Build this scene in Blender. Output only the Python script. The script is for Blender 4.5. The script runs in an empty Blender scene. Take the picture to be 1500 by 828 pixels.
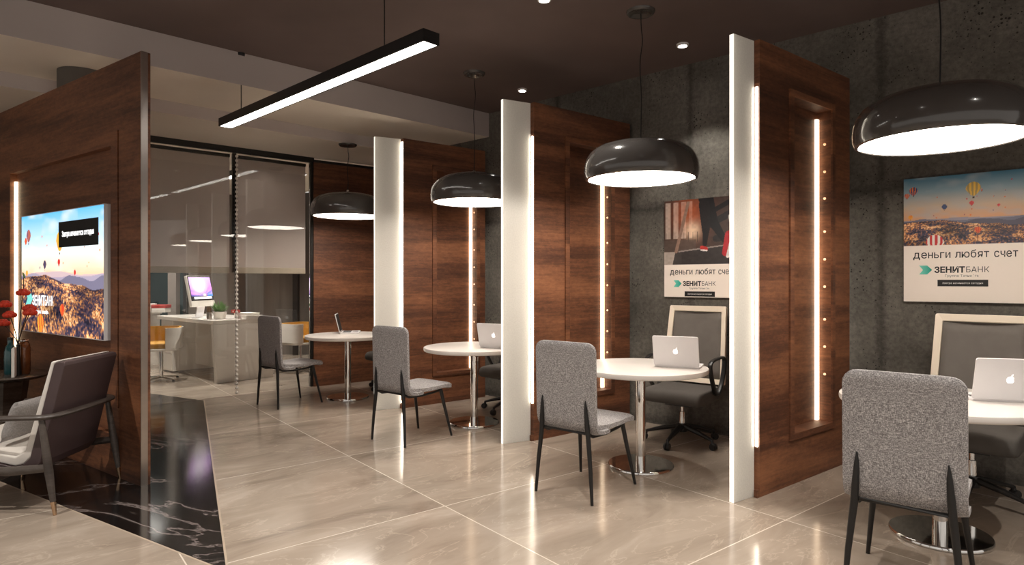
import bpy, bmesh, math, random
import numpy as np
from mathutils import Vector, Matrix
random.seed(7)
sc = bpy.context.scene
COL = sc.collection
PI = math.pi
R = math.radians
HC = 1.42            # eye height
CEIL = 3.48          # main ceiling

# ------------------------------------------------------------------ materials
def srgb(r, g, b):
    f = lambda c: (c/255/12.92) if c/255 <= 0.04045 else ((c/255+0.055)/1.055)**2.4
    return (f(r), f(g), f(b), 1.0)

def new_mat(name):
    m = bpy.data.materials.new(name); m.use_nodes = True
    nt = m.node_tree
    b = nt.nodes['Principled BSDF']
    return m, nt, b

def N(nt, t, **kw):
    n = nt.nodes.new(t)
    for k, v in kw.items(): setattr(n, k, v)
    return n

def L(nt, a, b): nt.links.new(a, b)

def simple(name, col, rough=0.5, metal=0.0, spec=0.5, coat=0.0, bump=0.0, bscale=200, var=0.06, vscale=12):
    """a plain material with a faint procedural mottling so nothing is perfectly flat"""
    m, nt, b = new_mat(name)
    tc = N(nt, 'ShaderNodeTexCoord')
    nz = N(nt, 'ShaderNodeTexNoise'); nz.inputs['Scale'].default_value = vscale; nz.inputs['Detail'].default_value = 4
    L(nt, tc.outputs['Object'], nz.inputs['Vector'])
    rp = N(nt, 'ShaderNodeValToRGB')
    c = col
    rp.color_ramp.elements[0].position = 0.3; rp.color_ramp.elements[1].position = 0.7
    rp.color_ramp.elements[0].color = (c[0]*(1-var), c[1]*(1-var), c[2]*(1-var), 1)
    rp.color_ramp.elements[1].color = (min(1, c[0]*(1+var)), min(1, c[1]*(1+var)), min(1, c[2]*(1+var)), 1)
    L(nt, nz.outputs['Fac'], rp.inputs['Fac']); L(nt, rp.outputs['Color'], b.inputs['Base Color'])
    b.inputs['Roughness'].default_value = rough; b.inputs['Metallic'].default_value = metal
    b.inputs['Specular IOR Level'].default_value = spec
    b.inputs['Coat Weight'].default_value = coat
    if bump:
        n2 = N(nt, 'ShaderNodeTexNoise'); n2.inputs['Scale'].default_value = bscale
        L(nt, tc.outputs['Object'], n2.inputs['Vector'])
        bp = N(nt, 'ShaderNodeBump'); bp.inputs['Strength'].default_value = bump; bp.inputs['Distance'].default_value = 0.004
        L(nt, n2.outputs['Fac'], bp.inputs['Height']); L(nt, bp.outputs['Normal'], b.inputs['Normal'])
    return m

def emit(name, col, strength):
    m, nt, b = new_mat(name)
    b.inputs['Base Color'].default_value = (0.8, 0.8, 0.8, 1)
    b.inputs['Emission Color'].default_value = (*col, 1)
    b.inputs['Emission Strength'].default_value = strength
    return m

def ramp(nt, stops):
    rp = N(nt, 'ShaderNodeValToRGB'); cr = rp.color_ramp
    while len(cr.elements) < len(stops): cr.elements.new(0.5)
    for e, (p, c) in zip(cr.elements, stops): e.position = p; e.color = c
    return rp

def wood_mat(name, dark, mid, light, rough=0.45, sx=1.0):
    m, nt, b = new_mat(name)
    tc = N(nt, 'ShaderNodeTexCoord'); oi = N(nt, 'ShaderNodeObjectInfo')
    add = N(nt, 'ShaderNodeVectorMath', operation='ADD')
    mul = N(nt, 'ShaderNodeMath', operation='MULTIPLY'); mul.inputs[1].default_value = 17.0
    L(nt, oi.outputs['Random'], mul.inputs[0])
    L(nt, tc.outputs['Object'], add.inputs[0]); L(nt, mul.outputs[0], add.inputs[1])
    def noise(scale, detail, rough_=0.55, dist=0.0):
        mp = N(nt, 'ShaderNodeMapping'); mp.inputs['Scale'].default_value = scale
        L(nt, add.outputs[0], mp.inputs['Vector'])
        n = N(nt, 'ShaderNodeTexNoise'); n.inputs['Scale'].default_value = 1; n.inputs['Detail'].default_value = detail
        n.inputs['Roughness'].default_value = rough_; n.inputs['Distortion'].default_value = dist
        L(nt, mp.outputs[0], n.inputs['Vector']); return n
    big = noise((0.5*sx, 0.5, 4.6), 4, 0.55, 0.5)
    grain = noise((2.2*sx, 2.2, 55), 6, 0.7, 0.3)
    pits = noise((16*sx, 16, 40), 4, 0.8)
    mx = N(nt, 'ShaderNodeMath', operation='MULTIPLY_ADD'); mx.inputs[1].default_value = 0.26
    L(nt, grain.outputs['Fac'], mx.inputs[0])
    m2 = N(nt, 'ShaderNodeMath', operation='MULTIPLY'); m2.inputs[1].default_value = 0.56
    L(nt, big.outputs['Fac'], m2.inputs[0]); L(nt, m2.outputs[0], mx.inputs[2])
    m3 = N(nt, 'ShaderNodeMath', operation='MULTIPLY_ADD'); m3.inputs[1].default_value = 0.26
    L(nt, pits.outputs['Fac'], m3.inputs[0]); L(nt, mx.outputs[0], m3.inputs[2])
    rp = ramp(nt, [(0.36, dark), (0.50, mid), (0.68, light)])
    L(nt, m3.outputs[0], rp.inputs['Fac']); L(nt, rp.outputs['Color'], b.inputs['Base Color'])
    b.inputs['Roughness'].default_value = rough
    bp = N(nt, 'ShaderNodeBump'); bp.inputs['Strength'].default_value = 0.25; bp.inputs['Distance'].default_value = 0.003
    L(nt, m3.outputs[0], bp.inputs['Height']); L(nt, bp.outputs['Normal'], b.inputs['Normal'])
    return m

M = {}
M['walnut'] = wood_mat('walnut_veneer', srgb(46, 27, 19), srgb(95, 58, 39), srgb(150, 98, 66), 0.55)
M['greywood'] = wood_mat('smoked_oak', srgb(44, 38, 35), srgb(70, 62, 58), srgb(98, 90, 84), 0.4, 3.0)
M['darktable'] = wood_mat('dark_oak', srgb(40, 34, 30), srgb(62, 54, 48), srgb(88, 78, 70), 0.25)
M['white_lacquer'] = simple('white_lacquer', srgb(232, 226, 218), 0.22, coat=0.3, var=0.01)
M['tabletop'] = simple('white_tabletop', srgb(236, 230, 224), 0.25, var=0.01)
M['chrome'] = simple('chrome', (0.86, 0.85, 0.83, 1), 0.06, 1.0, var=0.01)
M['steel'] = simple('brushed_steel', (0.52, 0.47, 0.43, 1), 0.3, 1.0, var=0.05)
M['black'] = simple('black_metal', srgb(38, 37, 37), 0.42, 0.3, var=0.05)
M['blackplastic'] = simple('black_plastic', srgb(36, 35, 35), 0.35, var=0.05)
M['darktrim'] = simple('dark_aluminium', srgb(48, 46, 44), 0.45, 0.5)
M['shade'] = simple('charcoal_enamel', srgb(76, 73, 71), 0.17, 0.0, spec=0.55, coat=0.5, var=0.02)
M['brass'] = simple('brass', (0.62, 0.43, 0.28, 1), 0.25, 1.0)
M['meshgrey'] = simple('grey_mesh_cloth', srgb(110, 104, 98), 0.75, bump=0.2, bscale=400)
M['creamframe'] = simple('cream_plastic', srgb(240, 226, 206), 0.4, var=0.01)
M['seatdark'] = simple('dark_grey_fabric', srgb(86, 82, 78), 0.8, bump=0.2, bscale=500)
M['mustard'] = simple('mustard_fabric', srgb(186, 136, 50), 0.8, bump=0.2, bscale=300)
M['leather'] = simple('plum_leather', srgb(78, 63, 64), 0.5, bump=0.05, bscale=160, var=0.05)
M['cream_fabric'] = simple('cream_fabric', srgb(226, 220, 213), 0.8, bump=0.15, bscale=300)
M['alu'] = simple('silver_aluminium', srgb(236, 233, 234), 0.35, 0.0, var=0.01)
M['keys'] = simple('dark_keys', srgb(45, 44, 44), 0.5)
M['paper'] = simple('white_paper', srgb(235, 230, 222), 0.7, var=0.02)
M['redcover'] = simple('red_cover', srgb(170, 50, 42), 0.5)
M['leaf'] = simple('green_leaf', srgb(84, 132, 52), 0.5, var=0.25, vscale=30)
M['teal'] = simple('teal_glaze', srgb(34, 78, 82), 0.15, coat=0.5)
M['amber'] = simple('bronze_glaze', srgb(112, 66, 36), 0.15, coat=0.5, var=0.3, vscale=20)
M['petal'] = simple('red_petals', srgb(214, 62, 34), 0.6, var=0.2, vscale=60)
M['twig'] = simple('dark_twig', srgb(54, 40, 34), 0.7)
M['ink'] = simple('black_ink', srgb(24, 23, 23), 0.5)
M['whiteink'] = simple('white_ink', srgb(240, 238, 235), 0.5)
M['greyink'] = simple('grey_ink', srgb(110, 105, 100), 0.5)
M['pen'] = simple('pen_mix', srgb(120, 90, 60), 0.5, var=0.6, vscale=60)
M['soil'] = simple('soil', srgb(50, 38, 30), 0.9, bump=0.5)
M['ceil_dark'] = simple('dark_ceiling_paint', srgb(106, 91, 87), 0.85, var=0.12, vscale=1.2)
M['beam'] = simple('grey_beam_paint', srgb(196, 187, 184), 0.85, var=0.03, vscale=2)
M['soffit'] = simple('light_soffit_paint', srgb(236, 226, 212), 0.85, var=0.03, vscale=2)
M['pillow'] = simple('grey_linen', srgb(150, 146, 144), 0.85, bump=0.4, bscale=260, var=0.2, vscale=120)
M['hem'] = simple('blind_hem', srgb(206, 190, 170), 0.6)
M['wallpaint'] = simple('grey_wall_paint', srgb(120, 112, 106), 0.8)
M['bulb'] = emit('spot_lamp', (1, 0.95, 0.88), 40)
M['pendant_glow'] = emit('pendant_diffuser', (1, 0.90, 0.79), 12.0)
M['linear_glow'] = emit('linear_diffuser', (1, 0.94, 0.87), 9.0)
M['led_niche'] = emit('niche_led', (1, 0.74, 0.48), 2.4)
M['led_edge'] = emit('edge_led', (1, 0.90, 0.74), 10.0)
M['led_warm'] = emit('warm_led', (1, 0.78, 0.48), 3.0)
M['puck'] = emit('puck_lamp', (1, 0.48, 0.20), 0.85)
M['apple'] = emit('lit_emblem', (1, 0.98, 0.95), 1.3)

# woven grey upholstery
def weave():
    m, nt, b = new_mat('woven_grey_fabric')
    tc = N(nt, 'ShaderNodeTexCoord')
    outs = []
    for sc_ in ((420, 140, 140), (80, 500, 500)):
        mp = N(nt, 'ShaderNodeMapping'); mp.inputs['Scale'].default_value = sc_
        L(nt, tc.outputs['Object'], mp.inputs['Vector'])
        n = N(nt, 'ShaderNodeTexNoise'); n.inputs['Scale'].default_value = 1; n.inputs['Detail'].default_value = 2
        L(nt, mp.outputs[0], n.inputs['Vector']); outs.append(n)
    ad = N(nt, 'ShaderNodeMath', operation='ADD')
    L(nt, outs[0].outputs['Fac'], ad.inputs[0]); L(nt, outs[1].outputs['Fac'], ad.inputs[1])
    hf = N(nt, 'ShaderNodeMath', operation='MULTIPLY'); hf.inputs[1].default_value = 0.5
    L(nt, ad.outputs[0], hf.inputs[0])
    rp = ramp(nt, [(0.34, srgb(88, 85, 85)), (0.5, srgb(147, 143, 143)), (0.64, srgb(216, 212, 211))])
    L(nt, hf.outputs[0], rp.inputs['Fac']); L(nt, rp.outputs['Color'], b.inputs['Base Color'])
    b.inputs['Roughness'].default_value = 0.9
    b.inputs['Sheen Weight'].default_value = 0.2
    bp = N(nt, 'ShaderNodeBump'); bp.inputs['Strength'].default_value = 0.35; bp.inputs['Distance'].default_value = 0.002
    L(nt, hf.outputs[0], bp.inputs['Height']); L(nt, bp.outputs['Normal'], b.inputs['Normal'])
    return m
M['weave'] = weave()

def floor_mat():
    m, nt, b = new_mat('beige_marble_tiles')
    tc = N(nt, 'ShaderNodeTexCoord')
    mp = N(nt, 'ShaderNodeMapping', vector_type='TEXTURE')
    mp.inputs['Location'].default_value = (-1.326, 5.11, 0); mp.inputs['Rotation'].default_value = (0, 0, R(38.5))
    L(nt, tc.outputs['Object'], mp.inputs['Vector'])
    sep = N(nt, 'ShaderNodeSeparateXYZ'); L(nt, mp.outputs[0], sep.inputs[0])
    S = 1.453; masks = []; cells = []
    for ax in ('X', 'Y'):
        dv = N(nt, 'ShaderNodeMath', operation='DIVIDE'); dv.inputs[1].default_value = S
        L(nt, sep.outputs[ax], dv.inputs[0])
        rd = N(nt, 'ShaderNodeMath', operation='ROUND'); L(nt, dv.outputs[0], rd.inputs[0])
        sb = N(nt, 'ShaderNodeMath', operation='SUBTRACT'); L(nt, dv.outputs[0], sb.inputs[0]); L(nt, rd.outputs[0], sb.inputs[1])
        ab = N(nt, 'ShaderNodeMath', operation='ABSOLUTE'); L(nt, sb.outputs[0], ab.inputs[0])
        lt = N(nt, 'ShaderNodeMath', operation='LESS_THAN'); lt.inputs[1].default_value = 0.0034/S
        L(nt, ab.outputs[0], lt.inputs[0]); masks.append(lt)
        fl = N(nt, 'ShaderNodeMath', operation='FLOOR'); L(nt, dv.outputs[0], fl.inputs[0]); cells.append(fl)
    mk = N(nt, 'ShaderNodeMath', operation='MAXIMUM')
    L(nt, masks[0].outputs[0], mk.inputs[0]); L(nt, masks[1].outputs[0], mk.inputs[1])
    # each slab gets its own cut of the stone
    cb = N(nt, 'ShaderNodeCombineXYZ'); L(nt, cells[0].outputs[0], cb.inputs[0]); L(nt, cells[1].outputs[0], cb.inputs[1])
    wn = N(nt, 'ShaderNodeTexWhiteNoise', noise_dimensions='3D'); L(nt, cb.outputs[0], wn.inputs['Vector'])
    sc_ = N(nt, 'ShaderNodeVectorMath', operation='SCALE'); sc_.inputs['Scale'].default_value = 9
    L(nt, wn.outputs['Color'], sc_.inputs[0])
    ad = N(nt, 'ShaderNodeVectorMath', operation='ADD'); L(nt, mp.outputs[0], ad.inputs[0]); L(nt, sc_.outputs[0], ad.inputs[1])
    m2 = N(nt, 'ShaderNodeMapping'); m2.inputs['Scale'].default_value = (0.8, 2.0, 1); m2.inputs['Rotation'].default_value = (0, 0, R(14))
    L(nt, ad.outputs[0], m2.inputs['Vector'])
    n1 = N(nt, 'ShaderNodeTexNoise'); n1.inputs['Scale'].default_value = 1.3; n1.inputs['Detail'].default_value = 8
    n1.inputs['Roughness'].default_value = 0.62; n1.inputs['Distortion'].default_value = 0.8
    L(nt, m2.outputs[0], n1.inputs['Vector'])
    rp = ramp(nt, [(0.28, srgb(136, 122, 110)), (0.45, srgb(162, 148, 134)), (0.58, srgb(172, 158, 144)), (0.75, srgb(192, 178, 164))])
    L(nt, n1.outputs['Fac'], rp.inputs['Fac'])
    n2 = N(nt, 'ShaderNodeTexNoise'); n2.inputs['Scale'].default_value = 1.1; n2.inputs['Detail'].default_value = 7
    n2.inputs['Distortion'].default_value = 1.6; n2.inputs['Roughness'].default_value = 0.6
    L(nt, m2.outputs[0], n2.inputs['Vector'])
    v = N(nt, 'ShaderNodeMath', operation='SUBTRACT'); v.inputs[1].default_value = 0.5; L(nt, n2.outputs['Fac'], v.inputs[0])
    va = N(nt, 'ShaderNodeMath', operation='ABSOLUTE'); L(nt, v.outputs[0], va.inputs[0])
    vr = ramp(nt, [(0.0, (0.30, 0.30, 0.30, 1)), (0.012, (0, 0, 0, 1))])
    L(nt, va.outputs[0], vr.inputs['Fac'])
    mx = N(nt, 'ShaderNodeMix', data_type='RGBA'); L(nt, vr.outputs['Color'], mx.inputs['Factor'])
    L(nt, rp.outputs['Color'], mx.inputs['A']); mx.inputs['B'].default_value = srgb(216, 200, 182)
    g = N(nt, 'ShaderNodeMix', data_type='RGBA'); L(nt, mk.outputs[0], g.inputs['Factor'])
    L(nt, mx.outputs['Result'], g.inputs['A']); g.inputs['B'].default_value = srgb(226, 214, 200)
    L(nt, g.outputs['Result'], b.inputs['Base Color'])
    b.inputs['Roughness'].default_value = 0.13; b.inputs['Specular IOR Level'].default_value = 0.5
    return m
M['floor'] = floor_mat()

def black_marble():
    m, nt, b = new_mat('black_marble')
    tc = N(nt, 'ShaderNodeTexCoord')
    mp = N(nt, 'ShaderNodeMapping'); mp.inputs['Scale'].default_value = (0.7, 1.5, 1); mp.inputs['Rotation'].default_value = (0, 0, R(-12))
    L(nt, tc.outputs['Object'], mp.inputs['Vector'])
    n = N(nt, 'ShaderNodeTexNoise'); n.inputs['Scale'].default_value = 0.75; n.inputs['Detail'].default_value = 8
    n.inputs['Distortion'].default_value = 1.1; n.inputs['Roughness'].default_value = 0.58
    L(nt, mp.outputs[0], n.inputs['Vector'])
    v = N(nt, 'ShaderNodeMath', operation='SUBTRACT'); v.inputs[1].default_value = 0.5; L(nt, n.outputs['Fac'], v.inputs[0])
    va = N(nt, 'ShaderNodeMath', operation='ABSOLUTE'); L(nt, v.outputs[0], va.inputs[0])
    rp = ramp(nt, [(0.0, srgb(120, 110, 108)), (0.008, srgb(70, 64, 62)), (0.016, srgb(24, 22, 22)), (0.3, srgb(16, 15, 15))])
    L(nt, va.outputs[0], rp.inputs['Fac']); L(nt, rp.outputs['Color'], b.inputs['Base Color'])
    b.inputs['Roughness'].default_value = 0.12
    return m
M['black_marble'] = black_marble()

def concrete():
    m, nt, b = new_mat('dark_concrete')
    tc = N(nt, 'ShaderNodeTexCoord')
    n1 = N(nt, 'ShaderNodeTexNoise'); n1.inputs['Scale'].default_value = 1.6; n1.inputs['Detail'].default_value = 9; n1.inputs['Roughness'].default_value = 0.65
    L(nt, tc.outputs['Object'], n1.inputs['Vector'])
    rp = ramp(nt, [(0.3, srgb(84, 81, 75)), (0.5, srgb(106, 102, 95)), (0.72, srgb(130, 125, 117))])
    L(nt, n1.outputs['Fac'], rp.inputs['Fac'])
    # pits
    n2 = N(nt, 'ShaderNodeTexNoise'); n2.inputs['Scale'].default_value = 30; n2.inputs['Detail'].default_value = 6; n2.inputs['Roughness'].default_value = 0.7
    L(nt, tc.outputs['Object'], n2.inputs['Vector'])
    n3 = N(nt, 'ShaderNodeTexNoise'); n3.inputs['Scale'].default_value = 2.6; n3.inputs['Detail'].default_value = 3
    L(nt, tc.outputs['Object'], n3.inputs['Vector'])
    vo = N(nt, 'ShaderNodeTexVoronoi'); vo.inputs['Scale'].default_value = 46; L(nt, tc.outputs['Object'], vo.inputs['Vector'])
    sz = N(nt, 'ShaderNodeMapRange'); sz.inputs[1].default_value = 0.40; sz.inputs[2].default_value = 0.68; sz.inputs[3].default_value = 0.06; sz.inputs[4].default_value = 0.44
    L(nt, n3.outputs['Fac'], sz.inputs[0])
    jt = N(nt, 'ShaderNodeMath', operation='MULTIPLY'); L(nt, sz.outputs[0], jt.inputs[0])
    sv = N(nt, 'ShaderNodeSeparateColor'); L(nt, vo.outputs['Color'], sv.inputs[0]); L(nt, sv.outputs[0], jt.inputs[1])
    df = N(nt, 'ShaderNodeMath', operation='SUBTRACT'); L(nt, jt.outputs[0], df.inputs[0]); L(nt, vo.outputs['Distance'], df.inputs[1])
    pr = ramp(nt, [(0.0, (0, 0, 0, 1)), (0.04, (0.9, 0.9, 0.9, 1))])
    L(nt, df.outputs[0], pr.inputs['Fac'])
    mot = ramp(nt, [(0.35, (0.70, 0.70, 0.70, 1)), (0.62, (1.14, 1.14, 1.14, 1))]); L(nt, n2.outputs['Fac'], mot.inputs['Fac'])
    mc = N(nt, 'ShaderNodeMix', data_type='RGBA', blend_type='MULTIPLY'); mc.inputs['Factor'].default_value = 1
    L(nt, rp.outputs['Color'], mc.inputs['A']); L(nt, mot.outputs['Color'], mc.inputs['B'])
    # formwork joints every 1.2 x 0.9 m
    sep = N(nt, 'ShaderNodeSeparateXYZ'); L(nt, tc.outputs['Object'], sep.inputs[0])
    ds = []
    for ax, S, off in (('X', 1.6, 0.1125), ('Z', 2.1, -0.0143)):
        a0 = N(nt, 'ShaderNodeMath', operation='MULTIPLY_ADD'); a0.inputs[1].default_value = 1/S; a0.inputs[2].default_value = off
        L(nt, sep.outputs[ax], a0.inputs[0])
        pp = N(nt, 'ShaderNodeMath', operation='PINGPONG'); pp.inputs[1].default_value = 0.5; L(nt, a0.outputs[0], pp.inputs[0])
        wob = N(nt, 'ShaderNodeMath', operation='MULTIPLY_ADD'); wob.inputs[1].default_value = 0.035; wob.inputs[2].default_value = -0.017
        L(nt, n2.outputs['Fac'], wob.inputs[0])
        s2 = N(nt, 'ShaderNodeMath', operation='ADD'); L(nt, pp.outputs[0], s2.inputs[0]); L(nt, wob.outputs[0], s2.inputs[1])
        lt = N(nt, 'ShaderNodeMapRange'); lt.inputs[1].default_value = 0.002; lt.inputs[2].default_value = 0.035
        lt.inputs[3].default_value = 0.55; lt.inputs[4].default_value = 0
        L(nt, s2.outputs[0], lt.inputs[0]); ds.append(lt)
    mj = N(nt, 'ShaderNodeMath', operation='MAXIMUM'); L(nt, ds[0].outputs[0], mj.inputs[0]); L(nt, ds[1].outputs[0], mj.inputs[1])
    mm = N(nt, 'ShaderNodeMath', operation='MAXIMUM'); L(nt, mj.outputs[0], mm.inputs[0]); L(nt, pr.outputs['Color'], mm.inputs[1])
    mx = N(nt, 'ShaderNodeMix', data_type='RGBA'); L(nt, mm.outputs[0], mx.inputs['Factor'])
    L(nt, mc.outputs['Result'], mx.inputs['A']); mx.inputs['B'].default_value = srgb(40, 37, 34)
    L(nt, mx.outputs['Result'], b.inputs['Base Color'])
    b.inputs['Roughness'].default_value = 1.0
    bp = N(nt, 'ShaderNodeBump', invert=True); bp.inputs['Strength'].default_value = 0.5; bp.inputs['Distance'].default_value = 0.01
    L(nt, mm.outputs[0], bp.inputs['Height']); L(nt, bp.outputs['Normal'], b.inputs['Normal'])
    return m
M['concrete'] = concrete()

def streaks(name, c0, c1):
    m, nt, b = new_mat(name)
    tc = N(nt, 'ShaderNodeTexCoord')
    mp = N(nt, 'ShaderNodeMapping'); mp.inputs['Scale'].default_value = (5, 5, 0.35)
    L(nt, tc.outputs['Object'], mp.inputs['Vector'])
    n = N(nt, 'ShaderNodeTexNoise'); n.inputs['Scale'].default_value = 1; n.inputs['Detail'].default_value = 5
    L(nt, mp.outputs[0], n.inputs['Vector'])
    rp = ramp(nt, [(0.35, c0), (0.65, c1)]); L(nt, n.outputs['Fac'], rp.inputs['Fac'])
    L(nt, rp.outputs['Color'], b.inputs['Base Color']); b.inputs['Roughness'].default_value = 0.8
    return m
M['backwall'] = streaks('streaked_brown_wall', srgb(82, 76, 70), srgb(112, 103, 96))
M['tealglass'] = simple('dark_teal_glass', srgb(40, 58, 60), 0.08, var=0.2, vscale=1)

def clear_glass():
    m = bpy.data.materials.new('clear_glass'); m.use_nodes = True
    nt = m.node_tree; nt.nodes.clear()
    o = N(nt, 'ShaderNodeOutputMaterial'); t = N(nt, 'ShaderNodeBsdfTransparent'); t.inputs['Color'].default_value = (0.94, 0.95, 0.945, 1)
    g = N(nt, 'ShaderNodeBsdfGlossy'); g.inputs['Roughness'].default_value = 0.01
    f = N(nt, 'ShaderNodeFresnel'); f.inputs['IOR'].default_value = 1.5
    mx = N(nt, 'ShaderNodeMixShader'); L(nt, f.outputs[0], mx.inputs[0]); L(nt, t.outputs[0], mx.inputs[1]); L(nt, g.outputs[0], mx.inputs[2])
    L(nt, mx.outputs[0], o.inputs['Surface']); return m
M['glass'] = clear_glass()

def sheer():
    m = bpy.data.materials.new('sheer_blind_fabric'); m.use_nodes = True
    nt = m.node_tree; nt.nodes.clear()
    o = N(nt, 'ShaderNodeOutputMaterial'); t = N(nt, 'ShaderNodeBsdfTransparent')
    d = N(nt, 'ShaderNodeBsdfDiffuse'); d.inputs['Color'].default_value = srgb(216, 206, 202)
    tr = N(nt, 'ShaderNodeBsdfTranslucent'); tr.inputs['Color'].default_value = srgb(210, 198, 190)
    tc = N(nt, 'ShaderNodeTexCoord'); mp = N(nt, 'ShaderNodeMapping'); mp.inputs['Scale'].default_value = (60, 60, 400)
    L(nt, tc.outputs['Object'], mp.inputs['Vector'])
    n = N(nt, 'ShaderNodeTexNoise'); n.inputs['Scale'].default_value = 1; L(nt, mp.outputs[0], n.inputs['Vector'])
    mr = N(nt, 'ShaderNodeMapRange'); mr.inputs[3].default_value = 0.74; mr.inputs[4].default_value = 0.90
    L(nt, n.outputs['Fac'], mr.inputs[0])
    a = N(nt, 'ShaderNodeMixShader'); a.inputs[0].default_value = 0.55; L(nt, d.outputs[0], a.inputs[1]); L(nt, tr.outputs[0], a.inputs[2])
    mx = N(nt, 'ShaderNodeMixShader'); L(nt, mr.outputs[0], mx.inputs[0]); L(nt, t.outputs[0], mx.inputs[1]); L(nt, a.outputs[0], mx.inputs[2])
    L(nt, mx.outputs[0], o.inputs['Surface']); return m
M['sheer'] = sheer()

def frosted():
    m = bpy.data.materials.new('frosted_glass'); m.use_nodes = True
    nt = m.node_tree; nt.nodes.clear()
    o = N(nt, 'ShaderNodeOutputMaterial')
    tc = N(nt, 'ShaderNodeTexCoord'); n = N(nt, 'ShaderNodeTexNoise'); n.inputs['Scale'].default_value = 90
    L(nt, tc.outputs['Object'], n.inputs['Vector'])
    rp = ramp(nt, [(0.3, srgb(236, 233, 226)), (0.7, srgb(246, 243, 236))]); L(nt, n.outputs['Fac'], rp.inputs['Fac'])
    d = N(nt, 'ShaderNodeBsdfDiffuse'); tr = N(nt, 'ShaderNodeBsdfTranslucent')
    L(nt, rp.outputs['Color'], d.inputs['Color']); L(nt, rp.outputs['Color'], tr.inputs['Color'])
    a = N(nt, 'ShaderNodeMixShader'); a.inputs[0].default_value = 0.4; L(nt, d.outputs[0], a.inputs[1]); L(nt, tr.outputs[0], a.inputs[2])
    g = N(nt, 'ShaderNodeBsdfGlossy'); g.inputs['Roughness'].default_value = 0.28
    f = N(nt, 'ShaderNodeFresnel'); f.inputs['IOR'].default_value = 1.45
    mx = N(nt, 'ShaderNodeMixShader'); L(nt, f.outputs[0], mx.inputs[0]); L(nt, a.outputs[0], mx.inputs[1]); L(nt, g.outputs[0], mx.inputs[2])
    e = N(nt, 'ShaderNodeEmission'); e.inputs['Color'].default_value = (1, 0.92, 0.80, 1); e.inputs['Strength'].default_value = 0.02   # faint glow added to the pane, imitating light spread from the edge LED
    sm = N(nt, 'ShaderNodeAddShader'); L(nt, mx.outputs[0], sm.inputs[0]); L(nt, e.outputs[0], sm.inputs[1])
    L(nt, sm.outputs[0], o.inputs['Surface']); return m
M['frosted'] = frosted()
M['glow_edge'] = emit('painted_edge_glow', (1, 0.92, 0.80), 0.8)  # glow put into the fin edge, imitating light carried through the glass

def picture_mat(name, glow):
    m, nt, b = new_mat(name)
    at = N(nt, 'ShaderNodeAttribute'); at.attribute_name = 'print'
    L(nt, at.outputs['Color'], b.inputs['Base Color']); b.inputs['Roughness'].default_value = 0.45
    if glow:
        L(nt, at.outputs['Color'], b.inputs['Emission Color']); b.inputs['Emission Strength'].default_value = glow
    return m
M['print'] = picture_mat('printed_picture', 0)
M['screen'] = picture_mat('backlit_picture', 0.85)
M['monitor'] = picture_mat('monitor_picture', 1.0)

def chevron_mat():
    m, nt, b = new_mat('teal_emblem')
    tc = N(nt, 'ShaderNodeTexCoord'); sep = N(nt, 'ShaderNodeSeparateXYZ'); L(nt, tc.outputs['Generated'], sep.inputs[0])
    rp = ramp(nt, [(0.1, srgb(120, 214, 192)), (0.75, srgb(58, 178, 158)), (0.95, srgb(40, 140, 124))])
    L(nt, sep.outputs['X'], rp.inputs['Fac']); L(nt, rp.outputs['Color'], b.inputs['Base Color']); b.inputs['Roughness'].default_value = 0.4
    return m
M['emblem'] = chevron_mat()
M['emblem_lit'] = emit('lit_teal_emblem', (0.12, 0.72, 0.66), 0.8)
M['white_lit'] = emit('lit_white_letters', (1, 1, 1), 0.9)

# ------------------------------------------------------------------ mesh helpers
def BM(): return bmesh.new()

def box(bm, x0, x1, y0, y1, z0, z1, mtx=None):
    vs = [bm.verts.new((x, y, z)) for x in (x0, x1) for y in (y0, y1) for z in (z0, z1)]
    for f in ((0, 1, 3, 2), (4, 6, 7, 5), (0, 4, 5, 1), (2, 3, 7, 6), (0, 2, 6, 4), (1, 5, 7, 3)):
        bm.faces.new([vs[i] for i in f])
    if mtx:
        for v in vs: v.co = mtx @ v.co
    return vs

def tube(bm, pts, rad, seg=10, flat=(1, 1), closed=False):
    """tube through pts; rad a number or a list; flat squashes the section"""
    pts = [Vector(p) for p in pts]; n = len(pts)
    if not hasattr(rad, '__len__'): rad = [rad]*n
    rings = []; prev = None
    for i, p in enumerate(pts):
        a = pts[(i-1) % n] if (closed or i > 0) else p
        c = pts[(i+1) % n] if (closed or i < n-1) else p
        t = (c-a).normalized()
        if prev is None:
            ref = Vector((0, 0, 1)) if abs(t.z) < 0.9 else Vector((1, 0, 0))
            u = t.cross(ref).normalized()
        else:
            u = (prev - t*prev.dot(t)).normalized()
        prev = u; w = t.cross(u)
        rings.append([bm.verts.new(p + u*math.cos(2*PI*k/seg)*rad[i]*flat[0] + w*math.sin(2*PI*k/seg)*rad[i]*flat[1]) for k in range(seg)])
    m = n if closed else n-1
    for i in range(m):
        A, B = rings[i], rings[(i+1) % n]
        for k in range(seg):
            bm.faces.new((A[k], A[(k+1) % seg], B[(k+1) % seg], B[k]))
    if not closed:
        bm.faces.new(rings[0][::-1]); bm.faces.new(rings[-1])

def smooth_path(pts, n=6, closed=False):
    P = [Vector(p) for p in pts]; out = []; m = len(P)
    rng = range(m) if closed else range(m-1)
    for i in rng:
        if closed: p0, p1, p2, p3 = P[(i-1) % m], P[i], P[(i+1) % m], P[(i+2) % m]
        else: p0, p1, p2, p3 = P[max(i-1, 0)], P[i], P[i+1], P[min(i+2, m-1)]
        for k in range(n):
            t = k/n
            out.append(0.5*((2*p1)+(p2-p0)*t+(2*p0-5*p1+4*p2-p3)*t*t+(3*p1-p0-3*p2+p3)*t**3))
    if not closed: out.append(P[-1])
    return out

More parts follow.
